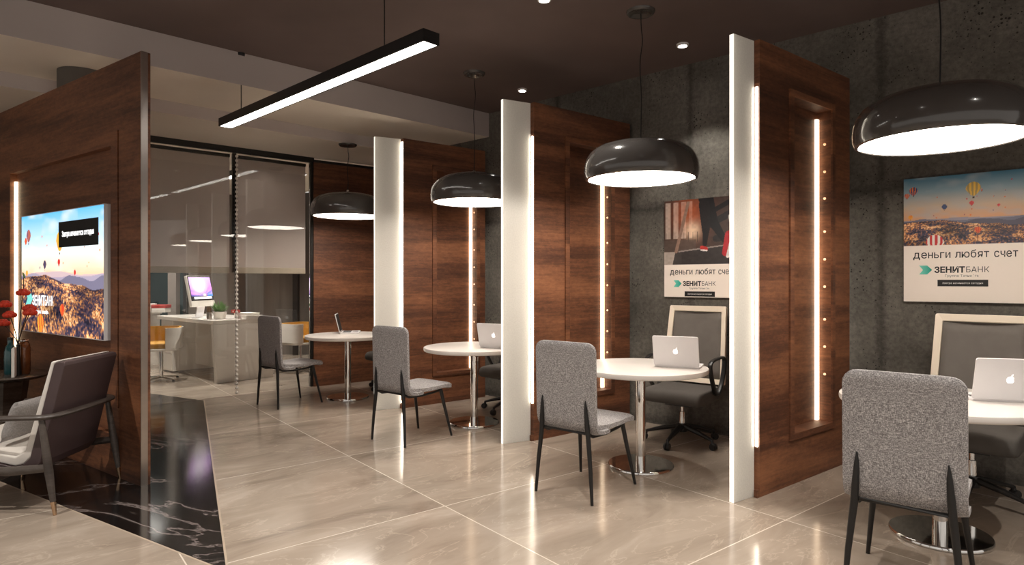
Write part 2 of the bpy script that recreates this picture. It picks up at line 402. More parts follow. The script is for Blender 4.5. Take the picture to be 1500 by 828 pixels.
def lathe(bm, prof, seg=48, center=(0, 0)):
    rings = []
    for r, z in prof:
        if r < 1e-6: rings.append([bm.verts.new((center[0], center[1], z))])
        else: rings.append([bm.verts.new((center[0]+r*math.cos(2*PI*k/seg), center[1]+r*math.sin(2*PI*k/seg), z)) for k in range(seg)])
    for A, B in zip(rings, rings[1:]):
        for k in range(seg):
            k2 = (k+1) % seg
            if len(A) == 1 and len(B) == 1: continue
            if len(A) == 1: bm.faces.new((A[0], B[k2], B[k]))
            elif len(B) == 1: bm.faces.new((A[k], A[k2], B[0]))
            else: bm.faces.new((A[k], A[k2], B[k2], B[k]))

def prism(bm, poly, z0, z1):
    a = [bm.verts.new((x, y, z0)) for x, y in poly]; b = [bm.verts.new((x, y, z1)) for x, y in poly]
    n = len(poly)
    bm.faces.new(a[::-1]); bm.faces.new(b)
    for i in range(n): bm.faces.new((a[i], a[(i+1) % n], b[(i+1) % n], b[i]))

def extrude_x(bm, poly, x0, x1):
    """poly in (y, z), extruded along x"""
    a = [bm.verts.new((x0, y, z)) for y, z in poly]; b = [bm.verts.new((x1, y, z)) for y, z in poly]
    n = len(poly); bm.faces.new(a); bm.faces.new(b[::-1])
    for i in range(n): bm.faces.new((a[(i+1) % n], a[i], b[i], b[(i+1) % n]))

def rounded_rect(w, h, r, n=6, cx=0, cy=0):
    out = []
    for qx, qy, a0 in ((1, 1, 0), (-1, 1, 90), (-1, -1, 180), (1, -1, 270)):
        for k in range(n+1):
            a = R(a0+90*k/n)
            out.append((cx+qx*(w/2-r)+r*math.cos(a), cy+qy*(h/2-r)+r*math.sin(a)))
    return out

def obj(name, bm, mat, parent=None, smooth=False, bevel=0, seg=2, loc=None, rotz=None, normals=True):
    if normals: bmesh.ops.recalc_face_normals(bm, faces=bm.faces)
    me = bpy.data.meshes.new(name); bm.to_mesh(me); bm.free()
    me.materials.append(M[mat] if isinstance(mat, str) else mat)
    o = bpy.data.objects.new(name, me); COL.objects.link(o)
    if parent: o.parent = parent
    if loc is not None: o.location = loc
    if rotz is not None: o.rotation_euler = (0, 0, rotz)
    if bevel:
        md = o.modifiers.new('bevel', 'BEVEL'); md.width = bevel; md.segments = seg; md.limit_method = 'ANGLE'; md.angle_limit = R(40)
    if smooth:
        for p in me.polygons: p.use_smooth = True
        if smooth == 'auto':
            try: me.set_sharp_from_angle(angle=R(40))
            except Exception: pass
    return o

def tag(o, label, cat, group=None):
    o['label'] = label; o['category'] = cat
    if group: o['group'] = group
    return o

def thing(name, label, cat, loc, rotz=0, group=None):
    o = bpy.data.objects.new(name, None); COL.objects.link(o)
    o.location = loc; o.rotation_euler = (0, 0, rotz); o.empty_display_size = 0.1
    return tag(o, label, cat, group)

def struct(name, bm, mat, loc=None, rotz=None, parent=None, **kw):
    o = obj(name, bm, mat, parent, loc=loc, rotz=rotz, **kw)
    if not parent: o['kind'] = 'structure'
    return o

def dup(src, loc, rotz, label):
    def cp(o, par):
        c = o.copy(); COL.objects.link(c)
        if par: c.parent = par
        for ch in list(kids.get(o, [])): cp(ch, c)
        return c
    kids = {}
    for o in COL.objects:
        if o.parent: kids.setdefault(o.parent, []).append(o)
    r = cp(src, None); r.location = loc; r.rotation_euler = (0, 0, rotz); r['label'] = label
    return r

def word(name, s, size, mat, parent, x, y, z, width, bold=0.0):
    """one upright word as a single mesh, letter by letter"""
    bmw = bmesh.new(); pen = 0.0
    for ch in s:
        if ch in 'ньи':                       # plain strokes for the glyphs the built-in face fills in
            g = bmesh.new(); h = size*0.546; w_ = size*0.40; st = size*0.088; dd = 0.0006
            box(g, 0, st, 0, h, -dd, dd)
            if ch != 'ь': box(g, w_-st, w_, 0, h, -dd, dd)
            if ch == 'н': box(g, st, w_-st, h*0.5-st*0.45, h*0.5+st*0.45, -dd, dd)
            if ch == 'и': prism(g, [(st, 0), (st, st*1.3), (w_-st, h), (w_-st, h-st*1.3)], -dd, dd)
            if ch == 'ь':
                r_ = h*0.30; n_ = 10
                arc = lambda rr: [(w_-r_+rr*math.cos(a), r_+rr*math.sin(a)) for a in [R(-90+180*q/n_) for q in range(n_+1)]]
                o_, i_ = [(st, 0)]+arc(r_)+[(st, 2*r_)], [(st, st*0.85)]+arc(r_-st*0.85)+[(st, 2*r_-st*0.85)]
                for q in range(len(o_)-1): prism(g, [o_[q], o_[q+1], i_[q+1], i_[q]], -dd, dd)
            bmesh.ops.remove_doubles(g, verts=g.verts, dist=1e-5)
            me = bpy.data.meshes.new('glyph'); g.to_mesh(me); g.free(); o = bpy.data.objects.new('glyph', me)
        else:
            o = text('glyph', ch, size, mat, None, (0, 0, 0), bold=bold)
        me = o.data; xs = [v.co.x for v in me.vertices]; x0, x1 = min(xs), max(xs)
        for v in me.vertices: v.co.x += pen-x0
        bmw.from_mesh(me); pen += x1-x0+size*0.10
        bpy.data.objects.remove(o); bpy.data.meshes.remove(me)
    k = width/(pen-size*0.10)
    for v in bmw.verts: v.co.x *= k
    o = obj(name, bmw, mat, parent); o.location = (x, y, z); o.rotation_euler = (PI/2, 0, 0)
    return o

def text(name, s, size, mat, parent, loc, rot=(PI/2, 0, 0), align='LEFT', bold=0.0, width=None, depth=0.0006):
    cu = bpy.data.curves.new(name, 'FONT'); cu.body = s; cu.size = size; cu.align_x = align; cu.align_y = 'BOTTOM_BASELINE'
    cu.offset = bold; cu.extrude = depth; cu.resolution_u = 3
    t = bpy.data.objects.new(name, cu); COL.objects.link(t)
    bpy.context.view_layer.update()
    dg = bpy.context.evaluated_depsgraph_get()
    me = bpy.data.meshes.new_from_object(t.evaluated_get(dg))
    bpy.data.objects.remove(t); bpy.data.curves.remove(cu)
    if width and len(me.vertices):
        xs = [v.co.x for v in me.vertices]; k = width/(max(xs)-min(xs)); x0 = min(xs) if align == 'LEFT' else 0
        for v in me.vertices: v.co.x = (v.co.x-x0)*k
    me.materials.clear(); me.materials.append(M[mat])
    o = bpy.data.objects.new(name, me); COL.objects.link(o); o.parent = parent
    o.location = loc; o.rotation_euler = rot
    return o

# ------------------------------------------------------------------ camera
cam = bpy.data.cameras.new('camera'); co = bpy.data.objects.new('camera', cam); COL.objects.link(co)
co.location = (0, 0, HC); co.rotation_euler = (R(90), 0, 0)
cam.sensor_fit = 'HORIZONTAL'; cam.sensor_width = 36; cam.lens = 36*925/1500
cam.shift_y = -3/1500*1.0
cam.clip_start = 0.05
sc.camera = co

# ------------------------------------------------------------------ room shell
AW = math.atan2(0.622, 0.783)          # direction the wooden dividers run
bm = BM(); box(bm, -12, 8, -4, 14, -0.1, 0); struct('floor', bm, 'floor')

inlay = [(-3.645, 7.463), (-1.399, 3.091), (-6.0, 5.935), (-4.75, 8.04)]
def grow(poly, d):
    out = []; n = len(poly)
    for i in range(n):
        p0, p1, p2 = (Vector(poly[(i+k-1) % n]) for k in range(3))
        e1 = (p1-p0).normalized(); e2 = (p2-p1).normalized()
        n1 = Vector((-e1.y, e1.x)); n2 = Vector((-e2.y, e2.x))
        b_ = (n1+n2).normalized(); out.append(tuple(p1 + b_*d/max(0.3, b_.dot(n1))))
    return out
bm = BM(); prism(bm, grow(inlay, 0.012), -0.02, 0.0008); struct('trim_1', bm, simple('inlay_edge_strip', srgb(206, 188, 168), 0.25, 0.2))
bm = BM(); prism(bm, inlay, -0.02, 0.0018); struct('floor_inlay', bm, 'black_marble')

# concrete wall on the right
wa = math.atan2(0.9026, -1.0)           # runs away and to the left
def wall_pt(X): return (X, 5.785-0.9026*(X-1.934))
w_len = (Vector(wall_pt(-1.66))-Vector(wall_pt(7.5))).length
bm = BM(); box(bm, 0, w_len, -0.15, 0, 0, CEIL)
struct('wall_right', bm, 'concrete', loc=(*wall_pt(7.5), 0), rotz=wa)

# ceilings: dark main ceiling, stepped pale beams on the left
bd = Vector((0.722, 0.692)); bn = Vector((-0.692, 0.722)); B0 = Vector((-2.67, 5.50))
def bpt(s, t): v = B0 + bd*s + bn*t; return (v.x, v.y)
bm = BM(); prism(bm, [bpt(-10, 0.0), bpt(5.2, 0.0), (9.5, 2.0), (9.5, -4), (-6, -4)], CEIL, CEIL+0.1); struct('ceiling', bm, 'ceil_dark')
bm = BM(); prism(bm, [bpt(-10, 0), bpt(3.36, 0), bpt(3.30, 1.02), bpt(-10, 1.02)], 3.19, CEIL+0.1)
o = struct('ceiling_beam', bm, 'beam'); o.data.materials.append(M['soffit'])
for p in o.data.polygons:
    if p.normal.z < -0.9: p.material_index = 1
bm = BM(); prism(bm, [bpt(-10, 1.02), bpt(3.30, 1.02), bpt(3.6, 8.5), bpt(-10, 8.5)], 3.065, CEIL+0.1)
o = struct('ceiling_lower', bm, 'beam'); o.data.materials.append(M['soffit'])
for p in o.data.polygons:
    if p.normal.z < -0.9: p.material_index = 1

# glazed front of the back office
G0 = Vector((-2.686, 8.47)); gd = Vector((-0.7415, -0.671)).normalized(); ga = math.atan2(gd.y, gd.x)
# local x runs from the right post to the left, local -y... room side is +y
GL = 3.4
def gobj(name, bm, mat, **kw): return struct(name, bm, mat, loc=(G0.x, G0.y, 0), rotz=ga, **kw)
mull = 0.985
bm = BM(); box(bm, 0.03, mull-0.006, -0.006, 0.006, 0.01, 3.0); w1 = gobj('window_1', bm, 'glass')
bm = BM(); box(bm, mull+0.006, GL, -0.006, 0.006, 0.01, 3.0); w2 = gobj('window_2', bm, 'glass')
bm = BM(); box(bm, -0.02, GL, -0.035, 0.03, 3.0, 3.065); gobj('window_head_trim', bm, 'darktrim')
bm = BM(); box(bm, -0.02, 0.025, -0.035, 0.03, 0, 3.0); gobj('window_jamb_trim', bm, 'darktrim')
# roller blinds behind the panes (office side = local -y)
def blind(x0, x1, label):
    t = thing('roller_blind', label, 'blind', (G0.x, G0.y, 0), ga, 'roller blinds behind the glass')
    b = BM(); box(b, x0, x1, -0.092, -0.090, 1.58, 2.98); obj('fabric', b, 'sheer', t)
    b = BM(); box(b, x0, x1, -0.10, -0.082, 1.51, 1.585); obj('hem_bar', b, 'hem', t, bevel=0.006)
    b = BM(); tube(b, [(x0, -0.091, 2.97), (x1, -0.091, 2.97)], 0.022, 14); obj('roller', b, 'darktrim', t, smooth='auto')
blind(0.05, mull-0.045, 'sheer beige roller blind half lowered behind the glass, next to the dark corner post')
blind(mull+0.045, GL-0.02, 'sheer beige roller blind half lowered above the white desk and monitor')
# dark post and steel ball chain at the joint of the panes
t = thing('blind_chain', 'steel ball chain hanging down the joint between the two glass panes', 'chain', (G0.x+gd.x*mull, G0.y+gd.y*mull, 0), ga)
bm = BM()
for k in range(54):
    z = 0.02+k*0.055
    lathe(bm, [(0, z), (0.012, z+0.003), (0.019, z+0.010), (0.019, z+0.026), (0.012, z+0.033), (0.005, z+0.036), (0.005, z+0.055)], 10, (0, 0.035))
obj('bead_string', bm, 'white_lacquer', t, smooth=True)
bm = BM(); box(bm, -0.024, 0.024, -0.075, -0.045, 1.52, 3.0); gobj('window_post_trim', bm, 'darktrim').location = (G0.x+gd.x*mull, G0.y+gd.y*mull, 0)

# back office shell
bm = BM(); box(bm, -10.4, -1.0, 12.1, 12.25, 0, 3.1); struct('wall_back', bm, 'backwall')
bm = BM(); box(bm, -10.5, -10.4, 4.5, 12.25, 0, 3.1); struct('wall_left', bm, 'wallpaint')
bm = BM(); box(bm, -1.3, -1.2, 9.2, 12.1, 0, 3.1); struct('wall_office', bm, 'wallpaint')
def outer_window(i, x0, x1):
    b = BM(); box(b, x0, x1, 12.03, 12.09, 0.55, 2.9); w = struct('window_%d' % i, b, 'tealglass')
    f = BM()
    for a in ((x0-0.05, x0, 0.5, 2.95), (x1, x1+0.05, 0.5, 2.95), (x0, x1, 2.9, 2.95), (x0, x1, 0.5, 0.55)):
        box(f, a[0], a[1], 12.0, 12.095, a[2], a[3])
    obj('frame', f, 'darktrim', w)
outer_window(3, -9.4, -7.9); outer_window(4, -7.75, -6.25)
bm = BM(); box(bm, -5.86, -5.72, 10.75, 10.88, 0, 3.065); struct('column_trim', bm, simple('grey_post', srgb(128, 120, 114), 0.6))
bm = BM(); box(bm, -4.17, -4.07, 12.0, 12.098, 0, 3.06); struct('wall_post_trim', bm, 'darktrim')

# ------------------------------------------------------------------ wooden dividers
def recessed(bm, xs, zs, depth, T):
    """slab, front at y=0, back at y=T; depth[i][j] sinks cell (i,j) of the front"""
    nx, nz = len(xs)-1, len(zs)-1
    cache = {}
    def V(x, y, z):
        k = (round(x, 5), round(y, 5), round(z, 5))
        if k not in cache: cache[k] = bm.verts.new(k)
        return cache[k]
    D = lambda i, j: depth[i][j] if 0 <= i < nx and 0 <= j < nz else None
    def quad(*p):
        try: bm.faces.new([V(*q) for q in p])
        except ValueError: pass
    for i in range(nx):
        for j in range(nz):
            d = depth[i][j]; x0, x1, z0, z1 = xs[i], xs[i+1], zs[j], zs[j+1]
            quad((x0, d, z0), (x1, d, z0), (x1, d, z1), (x0, d, z1))
            quad((x0, T, z0), (x0, T, z1), (x1, T, z1), (x1, T, z0))
            e = D(i+1, j)
            if e is None: quad((x1, d, z0), (x1, T, z0), (x1, T, z1), (x1, d, z1))
            elif abs(e-d) > 1e-6: quad((x1, d, z0), (x1, e, z0), (x1, e, z1), (x1, d, z1))
            if i == 0: quad((x0, d, z0), (x0, d, z1), (x0, T, z1), (x0, T, z0))
            e = D(i, j+1)
            if e is None: quad((x0, d, z1), (x1, d, z1), (x1, T, z1), (x0, T, z1))
            elif abs(e-d) > 1e-6: quad((x0, d, z1), (x1, d, z1), (x1, e, z1), (x0, e, z1))
            if j == 0: quad((x0, d, z0), (x0, T, z0), (x1, T, z0), (x1, d, z0))

WT, WH = 0.115, 3.0
def wood_divider(loc, label, WL):
    t = thing('wood_divider', label, 'divider', loc, AW, 'wooden dividers between the booths')
    xs = [0, 0.424, 0.992, WL]; zs = [0, 0.355, 2.70, WH]
    dp = [[0, 0, 0], [0, 0.106, 0], [0, 0, 0]]
    b = BM(); recessed(b, xs, zs, dp, WT); obj('panel', b, 'walnut', t)
    b = BM()                                     # raised surround of the niche
    o0, o1, q0, q1 = 0.372, 1.035, 0.312, 2.745; i0, i1, p0, p1 = 0.424, 0.992, 0.355, 2.70
    recessed_ring = [(o0, i0, q0, q1), (i1, o1, q0, q1), (i0, i1, q0, p0), (i0, i1, p1, q1)]
    for a in recessed_ring: box(b, a[0], a[1], -0.014, 0.0, a[2], a[3])
    bmesh.ops.remove_doubles(b, verts=b.verts, dist=1e-5)
    obj('niche_surround', b, 'walnut', t)
    b = BM(); box(b, 0.955, 0.990, 0.086, 0.105, 0.358, 2.645); obj('led_strip', b, 'led_niche', t)
    for z in (2.45, 2.243, 2.04, 1.79, 1.58, 1.373, 1.125, 0.918, 0.71):
        b = BM(); lathe(b, [(0, 0.012), (0.006, 0.010), (0.009, 0.006), (0.010, 0), (0, 0)], 10)
        o = obj('puck_light', b, 'puck', t, smooth=True); o.rotation_euler = (0, -PI/2, 0); o.location = (0.992, 0.045, z)
    for z in (2.46, 1.795, 1.045):
        b = BM(); lathe(b, [(0, 0.012), (0.007, 0.010), (0.010, 0.005), (0.010, 0), (0, 0)], 10)
        o = obj('puck_light', b, 'puck', t, smooth=True); o.rotation_euler = (0, PI/2, 0); o.location = (0.424, 0.03, z)
    return t
wd_locs = [(1.62, 4.13, 0), (0.195, 5.587, 0), (-1.205, 7.009, 0)]
W1 = wood_divider(wd_locs[0], 'dark walnut divider with lit niche, between the two posters on the concrete wall', 1.305)
def edge_led(t, z0, z1):
    b = BM(); box(b, -0.010, 0.0, 0.011, 0.026, z0, z1); obj('edge_light', b, 'led_edge', t)
    b = BM(); box(b, -0.030, 0.0, 0.0, 0.024, 0.0, 0.05); obj('plinth', b, 'walnut', t)
dupes = [wood_divider(wd_locs[1], 'dark walnut divider with lit niche, left of the gym poster', 1.27),
         wood_divider(wd_locs[2], 'dark walnut divider with lit niche, second from the glazed office', 1.12)]
edge_led(W1, 0.33, 2.69); edge_led(dupes[0], 0.33, 2.70); edge_led(dupes[1], 0.06, 2.96)
t = thing('wood_divider', 'plain dark walnut divider without a niche, joining the glazed office', 'divider', (-2.648, 8.436, 0), AW, 'wooden dividers between the booths')
bm = BM(); box(bm, 0, 1.20, 0, 0.06, 0, WH); obj('panel', bm, 'walnut', t)
bm = BM(); box(bm, 0, 1.20, -0.004, 0.064, WH, WH+0.035); obj('top_cap', bm, 'black', t)

# frosted glass fins in front of the dividers
def fin(near, far, label):
    d = Vector(far)-Vector(near); a = math.atan2(d.y, d.x); Ln = d.length-0.012
    t = thing('frosted_glass_fin', label, 'glass screen', (near[0], near[1], 0), a, 'frosted glass fins at the booth corners')
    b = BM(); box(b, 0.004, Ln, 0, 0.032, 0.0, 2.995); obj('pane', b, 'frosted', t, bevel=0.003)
    b = BM(); box(b, 0, 0.004, 0.001, 0.031, 0.002, 2.993); obj('polished_edge', b, 'glow_edge', t)
def end_pt(w, q=0.031): return (w[0]-0.622*q, w[1]+0.783*q)
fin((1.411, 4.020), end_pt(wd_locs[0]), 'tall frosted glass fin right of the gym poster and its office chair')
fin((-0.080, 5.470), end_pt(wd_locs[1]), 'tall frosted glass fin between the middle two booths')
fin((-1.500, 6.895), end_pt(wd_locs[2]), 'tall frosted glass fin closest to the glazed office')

# big partition on the left with the backlit poster
PA = math.atan2(-0.578, 0.816); PLn = 4.2
px0 = (-2.552-0.816*PLn, 4.344+0.578*PLn)
t = thing('wood_partition', 'large walnut partition with metal edge carrying the backlit balloon poster', 'partition', (px0[0], px0[1], 0), PA)
s2x = lambda s: PLn-s
xs = [0, s2x(2.53), s2x(0.467), s2x(0.362), s2x(0.335), PLn]
zs = [0, 0.30, 0.50, 2.402, 2.505, 3.0]
dp = [[0]*5, [0, .052, .052, 0, 0], [0]*5, [0, 0, .03, .03, 0], [0]*5]
bm = BM(); recessed(bm, xs, zs, dp, 0.062); obj('panel', bm, 'walnut', t)
bm = BM(); box(bm, PLn, PLn+0.006, -0.003, 0.042, 0.0, 3.0); obj('metal_edge', bm, 'steel', t)
bm = BM(); box(bm, s2x(2.525), s2x(2.49), 0.03, 0.050, 0.32, 2.33); obj('led_strip', bm, 'led_warm', t)

# ------------------------------------------------------------------ painted prints
rng = np.random.default_rng(3)
def vnoise(u, v, fu, fv, seed):
    r = np.random.default_rng(seed); g = r.random((int(fv)+3, int(fu)+3))
    x = u*fu; y = v*fv; i = np.floor(x).astype(int); j = np.floor(y).astype(int); a = x-i; b = y-j
    a = a*a*(3-2*a); b = b*b*(3-2*b)
    return (g[j, i]*(1-a)+g[j, i+1]*a)*(1-b)+(g[j+1, i]*(1-a)+g[j+1, i+1]*a)*b
def S(r, g, b): return np.array(srgb(r, g, b)[:3])
def lerp(a, b, t): return a[None, :]*(1-t[:, None])+b[None, :]*t[:, None] if a.ndim == 1 else a*(1-t[:, None])+b*t[:, None]
def grad(v, stops):
    xs = [s[0] for s in stops]; C = np.stack([s[1] for s in stops])
    return np.stack([np.interp(v, xs, C[:, k]) for k in range(3)], 1)
def put(c, m, col):
    m = np.clip(m, 0, 1)[:, None]; c[:] = c*(1-m)+np.asarray(col)*m
def balloons(c, u, v, asp, lst):
    for bu, bv, r, c1, c2 in lst:
        dx = (u-bu)*asp; dy = v-bv
        sq = np.where(dy > 0, 1.0+dy/r*0.55, 1.0)
        e = (dx*sq/r)**2+(dy/(r*1.12))**2
        st = (np.floor(dx*sq/r*3.5).astype(int) % 2 == 0)
        put(c, (e < 1) & st, c1); put(c, (e < 1) & ~st, c2)
        put(c, (np.abs(dx) < r*0.14) & (np.abs(dy-r*1.35) < r*0.13), S(60, 40, 25))
def landscape(u, v, asp, hz, bright):
    if bright: sky = [(0, S(96, 186, 236)), (0.28*hz/0.5, S(214, 238, 248)), (hz*0.72, S(255, 246, 224)), (hz, S(252, 206, 170))]
    else: sky = [(0, S(74, 132, 160)), (hz*0.35, S(140, 166, 176)), (hz*0.7, S(206, 180, 152)), (hz, S(220, 160, 116))]
    c = grad(v, sky)
    cl = vnoise(u, v, 5, 9, 1)*0.6+vnoise(u, v, 14, 20, 2)*0.4
    put(c, (cl-0.5)*1.6*(v < hz), S(250, 244, 232) if bright else S(178, 184, 186))
    hills = ((0.05, 0.0, S(206, 182, 186)), (0.05, 0.025, S(170, 160, 180)), (0.05, 0.05, S(120, 116, 140))) if bright else ((0.03, 0.0, S(150, 140, 150)), (0.05, 0.02, S(110, 108, 126)), (0.05, 0.05, S(84, 80, 96)))
    for k, (amp, off, col) in enumerate(hills):
        ridge = hz+off-amp*(vnoise(u, 0*u, 4+2*k, 1, 11+k)-0.35)
        put(c, v > ridge, col)
    g0 = hz+0.07-0.05*np.sin(u*4.5+0.6)+0.03*(vnoise(u, 0*u, 9, 1, 21)-0.5)
    gm = v > g0
    dep = np.clip((v-g0)/(1-hz), 0, 1)
    vv = np.sqrt(dep+0.001)
    n = vnoise(u, vv, 70, 34, 31)*0.42+vnoise(u, vv, 140, 70, 32)*0.4+vnoise(u, vv, 12, 8, 33)*0.45
    gc = grad(np.clip((n-0.30)/0.6, 0, 1), [(0, S(28, 26, 42)), (0.42, S(70, 62, 84)), (0.62, S(136, 92, 70)), (0.85, S(222, 148, 84)), (1, S(246, 200, 150))])
    sh = vnoise(u, v, 5, 5, 41)
    gc *= np.clip(0.55+1.0*(sh-0.25), 0.25, 1.2)[:, None]
    put(c, ((u-0.72)**2/0.12+(v-0.98)**2/0.05 < 1)*0.55*(vnoise(u, v, 18, 16, 44) < 0.62), S(36, 38, 58))
    c = np.where(gm[:, None], gc, c)
    return c
Y_, O_, B_, R_, W_ = S(240, 190, 60), S(232, 120, 40), S(46, 70, 120), S(206, 50, 50), S(240, 232, 220)
def specks(n, seed, lo, hi):
    r = np.random.default_rng(seed)
    return [(r.uniform(.25, .97), r.uniform(lo, hi), r.uniform(.006, .011), R_ if r.random() < .5 else B_, O_) for _ in range(n)]
def paint_balloon_poster(u, v):           # whole right-hand poster: picture on the upper 55 %
    c = np.tile(S(250, 238, 226), (len(u), 1)); split = 0.548
    m = v < split; uu, vv = u[m], v[m]/split
    asp = 0.733/(0.928*split)
    p = landscape(uu, vv, asp, 0.62, False)
    balloons(p, uu, vv, asp, specks(16, 5, .12, .6)+[(.585, .22, .088, Y_, S(180, 150, 80)), (.57, .42, .028, R_, R_), (.085, .19, .055, B_, O_), (.03, .255, .034, R_, S(220, 150, 110)),
             (.35, .45, .034, B_, S(60, 60, 90)), (.06, .575, .03, Y_, O_), (.62, .80, .04, R_, O_), (.27, .97, .11, R_, W_), (.78, .47, .018, R_, R_)])
    c[m] = p; return c
def paint_lit_poster(u, v):
    asp = 1.65/1.01
    p = landscape(u, v, asp, 0.50, True)
    balloons(p, u, v, asp, specks(14, 6, .12, .46)+[(.51, .245, .072, Y_, S(226, 150, 70)), (.50, .415, .026, R_, R_), (.10, .175, .05, B_, O_), (.06, .22, .028, R_, O_),
             (.32, .43, .034, S(50, 60, 100), S(110, 80, 90)), (.075, .50, .024, Y_, O_), (.54, .80, .045, R_, O_), (.265, .93, .075, R_, Y_), (.69, .50, .02, R_, R_)])
    return p
def seg_d(u, v, a, b):
    ax, ay = a; bx, by = b; dx, dy = bx-ax, by-ay
    t_ = np.clip(((u-ax)*dx+(v-ay)*dy)/(dx*dx+dy*dy), 0, 1)
    return np.hypot(u-ax-dx*t_, v-ay-dy*t_), t_
def paint_gym_poster(u, v):
    c = np.tile(S(250, 238, 226), (len(u), 1)); split = 0.66
    split = 0.665
    m = v < split; x, y = u[m], v[m]/split
    p = np.tile(S(72, 56, 50), (len(x), 1))
    win = (np.abs((x*9) % 1-0.5) < 0.33) & (y > 0.03) & (y < 0.6) & (x < 0.4)
    put(p, win*0.9, S(196, 178, 164))
    glow = np.exp(-(((x-0.36)/0.22)**2+((y-0.22)/0.3)**2)); put(p, glow*0.75, S(196, 96, 50))
    put(p, np.exp(-(((x-0.40)/0.10)**2+((y-0.48)/0.12)**2))*0.9, S(255, 222, 190))
    put(p, (np.abs((x*16) % 1-.5) < .06)*(y > .5)*(y < .66)*(x < .5)*.8, S(70, 54, 46))
    put(p, (y > .62)*(x < .45)*.75, S(92, 78, 70)); put(p, (y > .8)*(x < .25)*.8, S(196, 182, 170))
    # treadmill deck, rails and console
    deck = (y > 0.80-0.12*(x-.2)) & (x > .12+(1.0-y)*0.2); put(p, deck*.95, S(52, 47, 46))
    put(p, ((y > 0.79-0.12*(x-.2)) & (y < 0.81-0.12*(x-.2)) & (x > .2)), S(150, 140, 134))
    for a, b, w, col in (((.17, .80), (.34, .05), .022, S(150, 120, 104)), ((.60, .42), (1.0, .20), .05, S(40, 37, 37)), ((.68, .2), (1.0, .02), .035, S(30, 28, 28)),
                         ((.9, .3), (.98, .72), .03, S(188, 180, 176)), ((.72, .62), (1.0, .58), .05, S(44, 40, 40))):
        d, _ = seg_d(x, y, a, b); put(p, d < w, col)
    # legs and shoes
    for a, b, w0, w1, col in (((.58, 0), (.66, .34), .10, .075, S(28, 26, 28)), ((.66, .34), (.83, .66), .07, .035, S(26, 25, 27)), ((.56, .10), (.58, .50), .075, .05, S(34, 30, 31)), ((.58, .5), (.565, .70), .045, .03, S(30, 27, 28))):
        d, t_ = seg_d(x, y, a, b); put(p, d < w0+(w1-w0)*t_, col)
    for a, b, w, col in (((.88, .56), (.84, .84), .048, S(186, 40, 48)), ((.925, .6), (.865, .89), .022, S(236, 226, 222)), ((.53, .75), (.58, .77), .03, S(196, 50, 44)), ((.52, .785), (.59, .795), .012, S(236, 226, 222))):
        d, _ = seg_d(x, y, a, b); put(p, d < w, col)
    p *= (0.85+0.3*vnoise(x, y, 30, 30, 7))[:, None]
    c[m] = p; return c
def paint_monitor(u, v):
    c = grad(v, [(0, S(210, 170, 236)), (.5, S(176, 110, 210)), (.8, S(60, 60, 150)), (1, S(20, 30, 70))])
    a = np.arctan2(u-.6, .82-v); r_ = np.hypot(u-.6, v-.82)
    put(c, np.clip(.5+.5*np.sin(a*14+2), 0, 1)*.5*np.exp(-((r_-.4)/.35)**2), S(255, 150, 230))
    put(c, np.exp(-((u-.42)/.26)**2-((v-.36)/.3)**2), S(255, 250, 255)); put(c, np.exp(-((u-.62)/.06)**2-((v-.8)/.05)**2), S(255, 240, 200))
    put(c, (u > .75)*np.clip((v-.55)*3, 0, 1)*.8, S(50, 150, 220))
    put(c, (v > .86), S(16, 16, 26)); put(c, (v > .88)*(v < .97)*(u > .1)*(u < .93), S(240, 240, 244))
    return c
def print_mesh(name, w, h, nu, nv, painter, mat, parent, loc, rot=(0, 0, 0), thick=0.0):
    """a flat sheet in the local XZ plane (x right, z up), front towards -y, coloured by a painted attribute"""
    us = np.linspace(0, 1, nu+1); vs = np.linspace(0, 1, nv+1)
    U, Vv = np.meshgrid(us, vs); U = U.ravel(); Vv = Vv.ravel()
    co_ = np.stack([U*w, np.zeros_like(U), (1-Vv)*h], 1)
    idx = np.arange((nu+1)*(nv+1)).reshape(nv+1, nu+1)
    F = np.stack([idx[1:, :-1].ravel(), idx[1:, 1:].ravel(), idx[:-1, 1:].ravel(), idx[:-1, :-1].ravel()], 1)
    me = bpy.data.meshes.new(name); me.from_pydata(co_.tolist(), [], F.tolist())
    c = np.clip(painter(U, Vv), 0, 1); at = me.color_attributes.new('print', 'FLOAT_COLOR', 'POINT')
    at.data.foreach_set('color', np.concatenate([c, np.ones((len(c), 1))], 1).astype(np.float32).ravel())
    me.materials.append(M[mat]); o = bpy.data.objects.new(name, me); COL.objects.link(o); o.parent = parent
    o.location = loc; o.rotation_euler = rot
    return o

def emblem(bm, w, h, d=0.0008):
    """arrow-shaped emblem: a broad chevron with a notched tail"""
    p = [(0, 0), (w*.62, 0), (w, h*.5), (w*.62, h), (0, h), (w*.30, h*.5)]
    prism(bm, p, 0, d)

